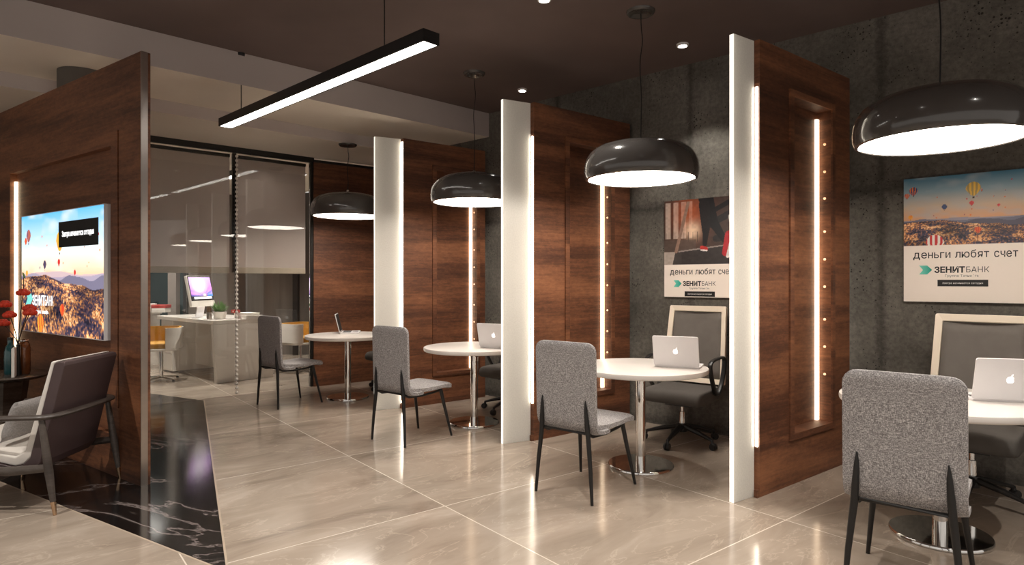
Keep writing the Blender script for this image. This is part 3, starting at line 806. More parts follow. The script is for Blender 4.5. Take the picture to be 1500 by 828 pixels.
# right-hand posters
PW, PH = 0.735, 0.925
wdir = Vector((1, -0.9026)).normalized(); wrot = math.atan2(wdir.y, wdir.x)     # left-to-right along the wall as seen from the room
wn = Vector((-0.9026, -1)).normalized()
def wall_poster(X, painter, label, split, nu, nv, z0):
    p = Vector(wall_pt(X))+wn*0.0
    t = thing('wall_poster', label, 'poster', (p.x, p.y, z0), wrot, 'posters on the concrete wall')
    b = BM(); box(b, 0, PW, -0.03, -0.001, 0, PH); obj('board', b, simple('poster_board', srgb(236, 226, 214), 0.5, var=0.01), t)
    print_mesh('printed_face', PW, PH, nu, nv, painter, 'print', t, (0, -0.0305, 0))
    y = -0.0312
    base = PH*(1-split)
    for wd, wx, ww in (('деньги', 0.062, 0.232), ('любят', 0.322, 0.198), ('счет', 0.548, 0.132)):
        word('headline', wd, 0.078, 'ink', t, wx, y, base-0.095, ww, 0.0004)
    b = BM(); emblem(b, 0.082, 0.066); o = obj('emblem', b, 'emblem', t); o.location = (0.10, y, base-0.215); o.rotation_euler = (PI/2, 0, 0)
    text('bank_name', 'ЗЕНИТ', 0.058, 'ink', t, (0.196, y, base-0.202), width=0.185, bold=0.0022)
    text('bank_name', 'БАНК', 0.058, 'ink', t, (0.388, y, base-0.202), width=0.133, bold=-0.0004)
    text('caption', 'Группа Татнефть', 0.024, 'greyink', t, (0.262, y, base-0.234), width=0.20)
    b = BM(); box(b, 0.215, 0.515, y-0.001, y, base-0.303, base-0.255); o = obj('caption_box', b, 'ink', t)
    text('caption', 'Завтра начинается сегодня', 0.018, 'whiteink', o, (0.245, y-0.0016, base-0.285), width=0.24)
    return t
wall_poster(2.999, paint_balloon_poster, 'white poster with hot air balloons over a valley, right of the nearest walnut divider', 0.548, 240, 220, 1.262)
wall_poster(1.504, paint_gym_poster, 'white poster with a runner on a gym treadmill, above the second office chair', 0.665, 200, 220, 1.262)

# backlit poster on the left partition
SW, SH = 1.655, 1.012
t = thing('backlit_poster', 'large backlit poster of hot air balloons mounted on the left walnut partition', 'poster',
          (px0[0]+0.816*s2x(2.20), px0[1]-0.578*s2x(2.20), 0.975), PA)
bm = BM(); box(bm, 0, SW, -0.012, 0.050, 0, SH); obj('casing', bm, 'alu', t)
print_mesh('lit_face', SW-0.012, SH-0.012, 300, 190, paint_lit_poster, 'screen', t, (0.006, -0.0125, 0.006))
bm = BM(); box(bm, 0.83, 1.565, -0.0155, -0.0127, SH-0.30, SH-0.095); o = obj('caption_box', bm, 'ink', t)
text('caption', 'Завтра начинается сегодня', 0.06, 'white_lit', o, (0.90, -0.0162, SH-0.215), width=0.59, bold=0.001)
bm = BM(); emblem(bm, 0.17, 0.13); o = obj('emblem', bm, 'emblem_lit', t); o.location = (0.10, -0.0132, 0.225); o.rotation_euler = (PI/2, 0, 0)
text('bank_name', 'ЗЕНИТ', 0.115, 'white_lit', t, (0.26, -0.0132, 0.235), width=0.27, bold=0.003)
text('bank_name', 'БАНК', 0.115, 'white_lit', t, (0.535, -0.0132, 0.235), width=0.18, bold=0.0)
text('caption', 'Группа Татнефть', 0.045, 'white_lit', t, (0.34, -0.0132, 0.165), width=0.27)

# ------------------------------------------------------------------ pendants, spots, linear lamps
T_ = [(2.381, 3.513), (0.985, 4.83), (-0.375, 6.27), (-1.984, 7.63)]
def pendant(loc, ceil_z, label):
    zb = 2.19
    t = thing('pendant_lamp', label, 'pendant lamp', (loc[0], loc[1], zb), 0, 'bowl pendants over the tables')
    b = BM()
    outer = [(0.402, 0.0), (0.420, 0.004), (0.430, 0.03), (0.433, 0.07), (0.429, 0.115), (0.415, 0.16), (0.385, 0.205), (0.335, 0.243), (0.26, 0.268), (0.16, 0.279), (0.09, 0.281), (0.085, 0.285), (0.05, 0.287), (0, 0.287)]
    inner = [(0, 0.27), (0.16, 0.262), (0.30, 0.235), (0.39, 0.16), (0.40, 0.05), (0.398, 0.012), (0.402, 0.0)]
    lathe(b, inner+outer[1:], 72); bmesh.ops.remove_doubles(b, verts=b.verts, dist=1e-5)
    obj('lamp_shade', b, 'shade', t, smooth='auto')
    b = BM(); lathe(b, [(0, 0.006), (0.396, 0.006), (0.396, 0.014), (0, 0.014)], 64); obj('diffuser', b, 'pendant_glow', t)
    b = BM(); lathe(b, [(0, 0.287), (0.016, 0.287), (0.016, 0.315), (0.008, 0.325), (0, 0.325)], 16); obj('cord_grip', b, 'chrome', t, smooth='auto')
    H = ceil_z-zb
    b = BM(); tube(b, smooth_path([(0, 0, 0.32), (0.004, 0, H*0.5), (-0.006, 0.003, H*0.68), (0.012, -0.002, H*0.82), (0.004, 0, H*0.9), (0, 0, H-0.01)], 5), 0.0042, 6); obj('cord', b, 'black', t, smooth=True)
    b = BM(); lathe(b, [(0, H-0.012), (0.055, H-0.012), (0.075, H-0.022), (0.098, H-0.022), (0.108, H-0.012), (0.110, H-0.001), (0, H-0.001)], 40); obj('canopy', b, 'shade', t, smooth='auto')
    return t
pendant(T_[0], CEIL, 'black bowl pendant cut by the right edge, over the nearest round table')
pendant(T_[1], CEIL, 'black bowl pendant hanging left of the gym poster, over the second table')
pendant(T_[2], CEIL, 'black bowl pendant partly behind the middle glass fin, over the third table')
pendant(T_[3], 3.065, 'black bowl pendant beside the glazed office, over the farthest table')

def spot(x, y, label, energy, aim, cone=80, cz=CEIL):
    t = thing('ceiling_spotlight', label, 'spotlight', (x, y, cz), 0, 'ceiling spotlights' if cone < 100 else 'added nearer fill spotlights' if cz > 3.2 else 'added office fill spotlights' if y > 8 else 'added soffit fill spotlight')
    b = BM(); lathe(b, [(0.034, -0.004), (0.038, -0.022), (0.048, -0.022), (0.052, -0.001), (0.034, -0.001), (0.034, -0.004)], 28); obj('bezel', b, 'alu', t, smooth='auto')
    b = BM(); lathe(b, [(0, -0.010), (0.033, -0.010), (0.033, -0.003), (0, -0.003)], 24); obj('lamp_lens', b, 'bulb', t)
    la = bpy.data.lights.new('spot_beam', 'SPOT'); la.energy = energy; la.color = (1, 0.93, 0.84); la.spot_size = R(cone); la.spot_blend = 0.35 if cone < 100 else 0.8; la.shadow_soft_size = 0.03
    lo = bpy.data.objects.new('spot_beam', la); COL.objects.link(lo); lo.parent = t; lo.location = (0, 0, -0.03)
    d = Vector(aim)-Vector((x, y, cz-0.03)); lo.rotation_euler = d.to_track_quat('-Z', 'Y').to_euler()
spot(1.485, 5.50, 'small bright ceiling spotlight left of the nearest glass fin', 60, (1.52, 5.56, 0))
spot(0.11, 6.80, 'small bright ceiling spotlight above the middle glass fin', 60, (0.14, 6.86, 0))
spot(0.235, 4.60, 'small bright ceiling spotlight cut by the top edge', 60, (0.235, 4.60, 0))

for (x, y, e) in ((-1.6, 3.3, 110), (0.5, 2.2, 110), (2.6, 1.6, 120), (-3.6, 2.4, 190), (-0.8, 0.4, 190), (1.6, -0.6, 190)):  # added lamps out of view, filling light on floor and chairs
    spot(x, y, 'added out-of-view fill spotlight in the dark ceiling nearer the viewer', e, (x, y+0.01, 0), 112, CEIL)
spot(-4.75, 6.35, 'added hidden fill spotlight in the pale soffit behind the left partition', 800, (-4.75, 6.36, 0), 140, 3.19)  # added lamp, hidden; its floor bounce brightens the soffit
for (x, y) in ((-4.9, 8.9), (-3.2, 9.7), (-6.2, 10.2)):  # added lamps brightening the office desk and blinds
    spot(x, y, 'added fill spotlight in the pale back office ceiling', 180, (x, y+0.01, 0), 125, 3.065)

def linear(p0, p1, z, top, label, lit, rods):
    d = Vector(p1)-Vector(p0); Ln = d.length; a = math.atan2(d.y, d.x)
    t = thing('linear_lamp', label, 'linear lamp', (p0[0], p0[1], z), a, 'suspended linear lamps')
    b = BM()
    box(b, 0, Ln, -0.062, -0.052, 0, 0.075); box(b, 0, Ln, 0.052, 0.062, 0, 0.075); box(b, 0, Ln, -0.052, 0.052, 0.06, 0.075)
    box(b, 0, 0.01, -0.052, 0.052, 0, 0.06); box(b, Ln-0.01, Ln, -0.052, 0.052, 0, 0.06)
    bmesh.ops.remove_doubles(b, verts=b.verts, dist=1e-5); obj('housing', b, 'black', t)
    b = BM(); box(b, 0.011, Ln-0.011, -0.051, 0.051, 0.002, 0.05); obj('diffuser', b, lit, t)
    for f in rods:
        x = Ln*f
        b = BM(); tube(b, [(x, 0, 0.075), (x, 0, top-z-0.02)], 0.004, 8); r = obj('suspension_rod', b, 'black', t)
        b = BM(); lathe(b, [(0, top-z-0.025), (0.03, top-z-0.025), (0.033, top-z-0.001), (0, top-z-0.001)], 20, (x, 0)); obj('ceiling_rose', b, 'black', r)
    return t
linear((-0.49, 3.843), (-2.707, 5.961), 2.865, CEIL, 'long black linear lamp hanging from the dark ceiling by two rods', 'linear_glow', (0.16, 0.885))
linear((-3.36, 8.28), (-5.56, 10.38), 2.86, 3.065, 'long lit linear lamp inside the back office, seen through the blinds', 'linear_glow', (0.15, 0.85))
linear((-5.75, 10.55), (-7.2, 11.85), 2.86, 3.065, 'short stretch of linear lamp inside the back office, half hidden by the partition', 'linear_glow', (0.3, 0.8))

# drum lamp above the left partition
t = thing('drum_lamp', 'dark grey drum ceiling lamp peeking over the left walnut partition', 'ceiling lamp', (-3.66, 5.40, 3.19), 0)
bm = BM(); lathe(bm, [(0.175, -0.21), (0.19, -0.21), (0.19, -0.001), (0, -0.001), (0, -0.012), (0.175, -0.012), (0.175, -0.21)], 48); obj('drum', bm, simple('grey_drum', srgb(96, 90, 84), 0.7), t, smooth='auto')
bm = BM(); lathe(bm, [(0, -0.19), (0.17, -0.19), (0.17, -0.18), (0, -0.18)], 40); obj('diffuser', bm, 'linear_glow', t)

# ------------------------------------------------------------------ booth furniture
BOOTH = ['nearest', 'second', 'third', 'farthest']
def round_table(loc, label):
    t = thing('round_table', label, 'table', (*loc, 0), 0, 'round booth tables')
    b = BM(); lathe(b, [(0, 0.726), (0.488, 0.726), (0.497, 0.731), (0.50, 0.738), (0.50, 0.756), (0.497, 0.763), (0.488, 0.766), (0, 0.766)], 80); obj('tabletop', b, 'tabletop', t, smooth='auto')
    b = BM(); lathe(b, [(0, 0.026), (0.038, 0.026), (0.038, 0.70), (0.10, 0.70), (0.10, 0.7255), (0, 0.7255)], 36); obj('column', b, 'chrome', t, smooth='auto')
    b = BM(); lathe(b, [(0, 0.001), (0.245, 0.001), (0.248, 0.004), (0.248, 0.018), (0.243, 0.024), (0.04, 0.026), (0, 0.026)], 72); obj('base', b, 'chrome', t, smooth='auto')
    return t
TL = ['round white table at the right edge, under the balloon poster lamp', 'round white table holding a laptop in front of the gym poster',
      'round white table cut by the middle glass fin', 'farthest round white table, beside the glazed office']
t0 = round_table(T_[0], TL[0])
for i in (1, 2, 3): dup(t0, (*T_[i], 0), 0, TL[i])

def outline_grid(bm, path, width, r0, r1, thick, nv=12, scoop=0.0):
    """upholstered ribbon: path in (y,z) from start to end, rounded corners r0/r1 at its ends, given thickness"""
    P = [Vector((0, p[0], p[1])) for p in path]
    ln = [0]
    for a, b in zip(P, P[1:]): ln.append(ln[-1]+(b-a).length)
    tot = ln[-1]; n = 40
    def at(s):
        for i in range(len(P)-1):
            if s <= ln[i+1] or i == len(P)-2:
                t_ = (s-ln[i])/(ln[i+1]-ln[i]); return P[i].lerp(P[i+1], t_), (P[i+1]-P[i]).normalized()
    ss = sorted(set([0, r0*.06, r0*.2, r0*.4, r0*.7, r0, tot-r1, tot-r1*.7, tot-r1*.4, tot-r1*.2, tot-r1*.06, tot]+[r0+(tot-r0-r1)*k/n for k in range(1, n)]))
    front = []; back = []
    def tang(s):
        e = 0.02; a, _ = at(max(0, s-e)); b, _ = at(min(tot, s+e)); return (b-a).normalized()
    for s in ss:
        p, _ = at(s); tg = tang(s); nr = Vector((0, -tg.z, tg.y))
        hw = width/2
        if s < r0: hw -= r0-math.sqrt(max(0, r0*r0-(r0-s)**2))
        if s > tot-r1: q = s-(tot-r1); hw -= r1-math.sqrt(max(0, r1*r1-q*q))
        fr = []; bk = []
        for k in range(nv+1):
            x = -1+2*k/nv
            edge = 1-0.5*max(0, abs(x)-0.8)/0.2
            endf = min(1, 0.5+0.5*min(s, tot-s)/0.02)
            th = thick*edge*endf
            dz = scoop*(1-x*x)
            fr.append(bm.verts.new(p+Vector((x*hw, 0, 0))+nr*(th/2)-nr*dz)); bk.append(bm.verts.new(p+Vector((x*hw, 0, 0))-nr*(th/2)-nr*dz))
        front.append(fr); back.append(bk)
    for i in range(len(ss)-1):
        for k in range(nv):
            bm.faces.new((front[i][k], front[i][k+1], front[i+1][k+1], front[i+1][k]))
            bm.faces.new((back[i][k+1], back[i][k], back[i+1][k], back[i+1][k+1]))
        bm.faces.new((front[i][0], front[i+1][0], back[i+1][0], back[i][0])); bm.faces.new((front[i][-1], back[i][-1], back[i+1][-1], front[i+1][-1]))
    for i in (0, -1):
        for k in range(nv): bm.faces.new((front[i][k], back[i][k], back[i][k+1], front[i][k+1]) if i == 0 else (front[i][k+1], back[i][k+1], back[i][k], front[i][k]))

def side_chair(loc, rot, label):
    # local +y is where the sitter looks
    t = thing('side_chair', label, 'chair', (*loc, 0), rot, 'grey upholstered side chairs')
    back_path = smooth_path([(0, -0.07, 0.437), (0, -0.14, 0.437), (0, -0.20, 0.447), (0, -0.232, 0.485), (0, -0.243, 0.55), (0, -0.250, 0.75), (0, -0.258, 1.02)], 5)
    b = BM(); outline_grid(b, [(p.y, p.z) for p in back_path], 0.465, 0.005, 0.06, 0.046); obj('backrest', b, 'weave', t, smooth='auto')
    seat_path = smooth_path([(0, -0.20, 0.478), (0, -0.10, 0.462), (0, 0.08, 0.458), (0, 0.22, 0.464), (0, 0.315, 0.448)], 5)
    b = BM(); outline_grid(b, [(p.y, p.z) for p in seat_path], 0.43, 0.01, 0.05, 0.058); obj('seat', b, 'weave', t, smooth='auto')
    for s in (-1, 1):
        b = BM(); tube(b, [(s*0.170, -0.277, 0.655), (s*0.172, -0.275, 0.60), (s*0.178, -0.270, 0.50), (s*0.184, -0.264, 0.42), (s*0.207, -0.272, 0.2), (s*0.222, -0.278, 0.0)], [0.003, 0.011, 0.016, 0.0165, 0.0135, 0.010], 10); obj('leg', b, 'black', t, smooth='auto')
        b = BM(); tube(b, [(s*0.175, 0.185, 0.43), (s*0.19, 0.21, 0.30), (s*0.225, 0.275, 0.0)], [0.0165, 0.015, 0.010], 10); obj('leg', b, 'black', t, smooth='auto')
    b = BM()
    pts = [(-0.178, -0.255, 0.44), (-0.178, -0.20, 0.412), (-0.178, -0.05, 0.405), (-0.176, 0.10, 0.414), (-0.175, 0.19, 0.425),
           (0.175, 0.19, 0.425), (0.176, 0.10, 0.414), (0.178, -0.05, 0.405), (0.178, -0.20, 0.412), (0.178, -0.255, 0.44)]
    tube(b, pts, 0.010, 8, closed=True); obj('seat_frame', b, 'black', t, smooth='auto')
    return t
CH = [(1.85, 2.93), (0.51, 4.333), (-0.902, 5.713), (-2.562, 7.291)]
CR = R(50.5-90)
CLb = ['grey woven chair in the right corner, seen from behind', 'grey woven chair facing the table under the gym poster',
       'grey woven chair between the two far glass fins', 'grey woven chair in front of the white office desk']
c0 = side_chair(CH[0], CR, CLb[0])
for i in (1, 2, 3): dup(c0, (*CH[i], 0), CR, CLb[i])

def office_chair(loc, rot, label):
    # local +y is where the sitter looks
    t = thing('office_chair', label, 'office chair', (*loc, 0), rot, 'office chairs behind the tables')
    # five-star base with casters
    b = BM(); lathe(b, [(0, 0.10), (0.045, 0.10), (0.05, 0.13), (0.04, 0.17), (0, 0.17)], 24)
    for k in range(5):
        a = 2*PI*k/5+R(20)
        c, s = math.cos(a), math.sin(a)
        tube(b, [(0.03*c, 0.03*s, 0.145), (0.18*c, 0.18*s, 0.115), (0.315*c, 0.315*s, 0.078)], [0.03, 0.024, 0.015], 8, (1, 0.8))
    base = obj('star_base', b, 'blackplastic', t, smooth='auto')
    for k in range(5):
        a = 2*PI*k/5+R(20)
        cs = BM()
        lathe(cs, [(0, -0.024), (0.026, -0.024), (0.03, -0.018), (0.03, -0.004), (0.02, -0.002), (0.02, 0.002), (0.03, 0.004), (0.03, 0.018), (0.026, 0.024), (0, 0.024)], 18)
        bmesh.ops.rotate(cs, verts=cs.verts, cent=(0, 0, 0), matrix=Matrix.Rotation(PI/2, 3, 'X'))
        tube(cs, [(0, 0, 0.0), (-0.012, 0, 0.036), (-0.012, 0, 0.055)], [0.012, 0.014, 0.010], 8)
        o = obj('caster', cs, 'blackplastic', base, smooth='auto'); o.location = (0.327*math.cos(a), 0.327*math.sin(a), 0.031); o.rotation_euler = (0, 0, a)
    b = BM(); lathe(b, [(0, 0.16), (0.026, 0.16), (0.026, 0.27), (0.016, 0.272), (0.016, 0.345), (0, 0.345)], 20); obj('gas_column', b, 'chrome', t, smooth='auto')
    b = BM(); box(b, -0.11, 0.11, -0.13, 0.11, 0.335, 0.366); tube(b, [(0.10, 0.02, 0.35), (0.24, 0.04, 0.345)], 0.007, 8); tube(b, [(0, -0.10, 0.352), (0, -0.25, 0.38), (0, -0.275, 0.47), (0, -0.255, 0.56)], [0.028, 0.028, 0.026, 0.02], 8, (1.6, 0.6))
    obj('tilt_mechanism', b, 'blackplastic', t, smooth='auto')
    # seat cushion with a waterfall front
    b = BM()
    prof = [(0.27, 0.375), (0.285, 0.41), (0.27, 0.465), (0.22, 0.49), (0.0, 0.485), (-0.2, 0.495), (-0.24, 0.48), (-0.25, 0.43), (-0.22, 0.375), (0.0, 0.366), (0.2, 0.362)]
    xs = [-0.265, -0.255, -0.22, -0.1, 0.1, 0.22, 0.255, 0.265]; sh = [0.86, 0.95, 1, 1, 1, 1, 0.95, 0.86]
    rings = [[b.verts.new((x, y*k, 0.44+(z-0.44)*k)) for y, z in prof] for x, k in zip(xs, sh)]
    n = len(prof)
    for A, B in zip(rings, rings[1:]):
        for k in range(n): b.faces.new((A[k], A[(k+1) % n], B[(k+1) % n], B[k]))
    b.faces.new(rings[0]); b.faces.new(rings[-1][::-1])
    o = obj('seat', b, 'seatdark', t, smooth=True); md = o.modifiers.new('sub', 'SUBSURF'); md.levels = 1; md.render_levels = 1
    # back: cream frame with grey mesh, leaning back
    lean = Matrix.Rotation(R(9), 3, 'X'); piv = Vector((0, -0.222, 0.50))
    def place(bm_):
        for v in bm_.verts:
            v.co = piv + lean @ v.co
    def back_outline(w0, w1, h, r):           # (x,z): narrower at the top
        base = rounded_rect(1, 1, 0.0001, 1)
        pts = []
        for x, z in rounded_rect(w0, h, r, 5, 0, h/2):
            f = 1+(w1/w0-1)*(z/h); pts.append((x*f, z))
        return pts
    O = back_outline(0.585, 0.535, 0.695, 0.014); I = back_outline(0.495, 0.45, 0.60, 0.008)
    I = [(x, z+0.045) for x, z in I]
    b = BM(); nO = len(O)
    def bow(x): return -0.035*(1-(x/0.29)**2)
    ring = []
    for pts, y in ((O, -0.018), (O, 0.018), (I, 0.018), (I, -0.018)):
        ring.append([b.verts.new((x, y+bow(x), z)) for x, z in pts])
    for q in range(4):
        A, B = ring[q], ring[(q+1) % 4]
        for k in range(nO): b.faces.new((A[k], A[(k+1) % nO], B[(k+1) % nO], B[k]))
    place(b); bf = obj('back_frame', b, 'creamframe', t, bevel=0.004)
    b = BM(); nx = 12; g = []
    for j in range(9):
        z = 0.05+0.59*j/8; hw = 0.242-0.018*j/8
        g.append([b.verts.new((-hw+2*hw*k/nx, bow(-hw+2*hw*k/nx)+0.004, z)) for k in range(nx+1)])
    for A, B in zip(g, g[1:]):
        for k in range(nx): b.faces.new((A[k], A[k+1], B[k+1], B[k]))
    place(b); o = obj('back_mesh', b, 'meshgrey', t, smooth=True); md = o.modifiers.new('solid', 'SOLIDIFY'); md.thickness = 0.005
    for s in (-1, 1):
        x = s*0.295
        b = BM(); tube(b, smooth_path([(x, -0.20, 0.735), (x, -0.02, 0.75), (x, 0.10, 0.72), (x, 0.10, 0.65), (x*0.985, 0.03, 0.52), (x*0.96, -0.03, 0.455), (x*0.96, -0.10, 0.455), (x*0.985, -0.17, 0.56)], 5, closed=True), 0.017, 8, (1.25, 0.8), closed=True)
        obj('armrest', b, 'blackplastic', t, smooth='auto')
    return t
OR = R(50.5+90)
OC = [(2.95, 4.05, R(44+90)), (1.495, 5.54, OR), (0.0, 6.90, OR), (-1.57, 8.33, OR)]
OLb = ['office chair with cream framed mesh back under the balloon poster', 'office chair with cream framed mesh back under the gym poster',
       'dark office chair half hidden behind the middle glass fin', 'dark office chair barely visible behind the farthest table']
k0 = office_chair(OC[0][:2], OC[0][2], OLb[0])
for i in (1, 2, 3): dup(k0, (OC[i][0], OC[i][1], 0), OC[i][2], OLb[i])

def laptop(x, y, rot, label, lean=14):
    # local origin at the hinge middle; the keyboard runs towards +y, the lid's outer face looks to -y
    t = thing('laptop', label, 'laptop', (x, y, 0.7665), rot, 'silver laptops on the tables')
    w, d = 0.336, 0.225
    b = BM(); prism(b, rounded_rect(w, d, 0.012, 4, 0, d/2+0.004), 0.0, 0.014); base = obj('base', b, 'alu', t, bevel=0.002)
    b = BM()
    for r_ in range(5):
        for c in range(13): box(b, -0.142+c*0.0219, -0.142+c*0.0219+0.0185, 0.03+r_*0.0195, 0.03+r_*0.0195+0.016, 0.0138, 0.0150)
    k = obj('keyboard', b, 'keys', base)
    b = BM(); box(b, -0.05, 0.05, 0.145, 0.21, 0.0138, 0.0145); obj('trackpad', b, 'steel', base)
    b = BM(); prism(b, rounded_rect(w, 0.232, 0.012, 4, 0, 0.117), -0.0045, 0.0045)
    lid = obj('lid', b, 'alu', t, bevel=0.002); lid.location = (0, 0, 0.014); lid.rotation_euler = (PI/2+R(lean), 0, 0)
    b = BM(); box(b, -w/2+0.01, w/2-0.01, 0.014, 0.224, -0.0052, -0.0047); obj('screen', b, 'keys', lid)
    # bitten fruit emblem on the lid's outer face
    b = BM(); pts = []
    for k_ in range(40):
        a = 2*PI*k_/40; rr = 1-0.13*math.exp(-((a-PI/2)/0.33)**2)-0.10*math.exp(-((a-3*PI/2)/0.3)**2)
        px, py = rr*math.cos(a)*0.92, rr*math.sin(a)
        dx, dy = px-1.08, py-0.12
        dd = math.hypot(dx, dy)
        if dd < 0.45: px, py = 1.08+dx/dd*0.45, 0.12+dy/dd*0.45
        pts.append((px*0.019, py*0.0195))
    prism(b, pts, 0, 0.0006)
    lf = [(0.003, 0.0205), (0.0045, 0.027), (0.011, 0.0315), (0.0098, 0.0250)]
    prism(b, lf, 0, 0.0006)
    o = obj('lid_emblem', b, 'apple', lid); o.location = (0, 0.115, 0.0047)
    return t
# lid faces the side chairs
l0 = laptop(2.655, 3.385, R(-14), 'open silver laptop at the right edge, on the nearest table')
dup(l0, (1.228, 4.718, 0.7665), R(-25.7), 'open silver laptop on the table under the gym poster')
dup(l0, (-0.165, 6.085, 0.7665), R(-25.7), 'open silver laptop on the third table, cut by the middle glass fin')
dup(l0, (-2.135, 7.88, 0.7665), R(-80), 'open silver laptop seen edge-on, on the farthest table')

# ------------------------------------------------------------------ lounge on the left
def armchair(loc, rot, label):
    t = thing('armchair', label, 'armchair', (*loc, 0), rot, 'plum leather armchairs')
    outer = [(0.45, 0.395), (0.452, 0.33), (0.42, 0.285), (0.10, 0.228), (-0.04, 0.225), (-0.11, 0.245), (-0.155, 0.30), (-0.30, 0.895), (-0.295, 0.915), (-0.27, 0.92)]
    inn = [(-0.245, 0.915), (-0.235, 0.90), (-0.094, 0.33), (-0.05, 0.288), (0.0, 0.275), (0.44, 0.385)]
    b = BM(); extrude_x(b, outer+inn, -0.285, 0.285); obj('shell', b, 'leather', t, bevel=0.012, seg=3)
    cush = [(-0.262, 0.925), (-0.21, 0.92), (-0.055, 0.37), (0.0, 0.335), (0.44, 0.43), (0.455, 0.405), (0.44, 0.387), (0.0, 0.277), (-0.05, 0.290), (-0.093, 0.332), (-0.233, 0.902)]
    b = BM(); extrude_x(b, cush, -0.272, 0.272); obj('inner_cushion', b, 'cream_fabric', t, bevel=0.01, seg=3)
    # bent rail: both arms and the bar across the back in one piece
    b = BM()
    pts = [(-0.345, 0.36, 0.565), (-0.352, 0.10, 0.585), (-0.352, -0.16, 0.59), (-0.335, -0.225, 0.59), (-0.25, -0.268, 0.592), (0, -0.285, 0.594), (0.25, -0.268, 0.592), (0.335, -0.225, 0.59), (0.352, -0.16, 0.59), (0.352, 0.10, 0.585), (0.345, 0.36, 0.565)]
    tube(b, smooth_path(pts, 5), 0.021, 10, (1.15, 0.8)); obj('arm_rail', b, 'greywood', t, smooth='auto')
    for s in (-1, 1):
        for y0, y1, top in ((-0.20, -0.285, 0.585), (0.31, 0.385, 0.57)):
            a = Vector((s*0.342, y0, top)); c = Vector((s*0.352, y1, 0.0))
            b = BM(); tube(b, [a, a.lerp(c, 0.25), a.lerp(c, 0.55), a.lerp(c, 0.86)], [0.016, 0.02, 0.024, 0.0155], 12)
            lg = obj('leg', b, 'greywood', t, smooth='auto')
            b = BM(); tube(b, [a.lerp(c, 0.86), c], [0.0157, 0.010], 12); obj('leg_tip', b, 'brass', lg, smooth='auto')
        b = BM(); tube(b, [(s*0.345, -0.245, 0.285), (s*0.33, 0.0, 0.262), (s*0.345, 0.345, 0.285)], [0.02, 0.024, 0.02], 10, (0.7, 1.2)); obj('stretcher', b, 'greywood', t, smooth='auto')
    b = BM(); box(b, -0.34, 0.34, 0.05, 0.09, 0.205, 0.235); obj('cross_bar', b, 'greywood', t, bevel=0.006)
    return t
ar = math.atan2(-0.06, -0.998)-PI/2
f_ = Vector((math.cos(ar+PI/2), math.sin(ar+PI/2)))
rear = Vector((-2.785, 4.17)); org = rear + f_*0.285
A1 = armchair((org.x, org.y), ar, 'plum leather armchair with grey wooden frame in front of the left partition')
dup(A1, (-4.98, 5.50, 0), math.atan2(-0.816, -0.578)-PI/2, 'plum leather armchair behind the coffee table, cut by the left edge')

def cushion(bm, w, h, d):
    n = 12; g = []
    for sgn in (1, -1):
        G = []
        for j in range(n+1):
            row = []
            for i in range(n+1):
                a, c = -1+2*i/n, -1+2*j/n
                th = d/2*(max(0, (1-a**4)*(1-c**4)))**0.5
                px = a*w/2*(1-0.06*(1-abs(c))*abs(a)); pz = c*h/2*(1-0.06*(1-abs(a))*abs(c))
                row.append(bm.verts.new((px, sgn*th, pz)))
            G.append(row)
        for j in range(n):
            for i in range(n):
                q = (G[j][i], G[j][i+1], G[j+1][i+1], G[j+1][i]); bm.faces.new(q if sgn < 0 else q[::-1])
    bmesh.ops.remove_doubles(bm, verts=bm.verts, dist=1e-5)
bm = BM(); cushion(bm, 0.36, 0.27, 0.10)
p = org + f_*0.11
o = obj('throw_pillow', bm, 'pillow', smooth=True); o.location = (p.x, p.y, 0.525); o.rotation_euler = (R(20), 0, ar)
tag(o, 'grey woven throw pillow leaning inside the plum armchair', 'pillow')

TC = Vector((-4.02, 4.93)); TZ = 0.68
t = thing('coffee_table', 'dark round coffee table with faceted trunk, beside the plum armchair', 'table', (TC.x, TC.y, 0))
bm = BM(); lathe(bm, [(0, TZ-0.03), (0.30, TZ-0.03), (0.345, TZ-0.012), (0.35, TZ-0.004), (0.345, TZ), (0, TZ)], 56); obj('tabletop', bm, 'darktable', t, smooth='auto')
bm = BM(); lathe(bm, [(0, 0), (0.19, 0), (0.16, 0.3), (0.205, TZ-0.031), (0, TZ-0.031)], 9); obj('trunk', bm, 'darktable', t)

def on_table(px_, Y): return ((px_-750)/925*Y, Y)
def vase(name, prof, x, y, mat, label, cat, parts=None):
    t_ = thing(name, label, cat, (x, y, TZ))
    b = BM(); lathe(b, prof, 28); obj('body', b, mat, t_, smooth='auto'); return t_
x, y = on_table(35.5, 5.02)
t = vase('bottle_vase', [(0, 0), (0.036, 0), (0.042, 0.012), (0.042, 0.20), (0.036, 0.235), (0.026, 0.25), (0.026, 0.268), (0.021, 0.268), (0.020, 0.03), (0, 0.03)], x, y, 'amber', 'bronze brown bottle vase on the dark coffee table', 'vase')
bm = BM(); lathe(bm, [(0.0265, 0.255), (0.029, 0.258), (0.029, 0.266), (0.0265, 0.269)], 24); obj('collar', bm, 'chrome', t, smooth='auto')
x, y = on_table(15, 5.0)
t = vase('bottle', [(0, 0), (0.036, 0), (0.040, 0.01), (0.040, 0.17), (0.030, 0.215), (0.018, 0.235), (0.018, 0.27), (0.013, 0.27), (0.013, 0.2), (0, 0.19)], x, y, 'teal', 'dark teal bottle on the coffee table, left of the bronze vase', 'bottle')
bm = BM(); lathe(bm, [(0, 0.268), (0.02, 0.268), (0.02, 0.29), (0, 0.292)], 20); obj('stopper', bm, 'blackplastic', t, smooth='auto')
x, y = on_table(20.5, 4.86)
bm = BM(); box(bm, -0.010, 0.010, -0.07, 0.07, 0, 0.22)
t = thing('book', 'slim white book standing upright between the bottle and the red flowers', 'book', (x, y, TZ), R(33))
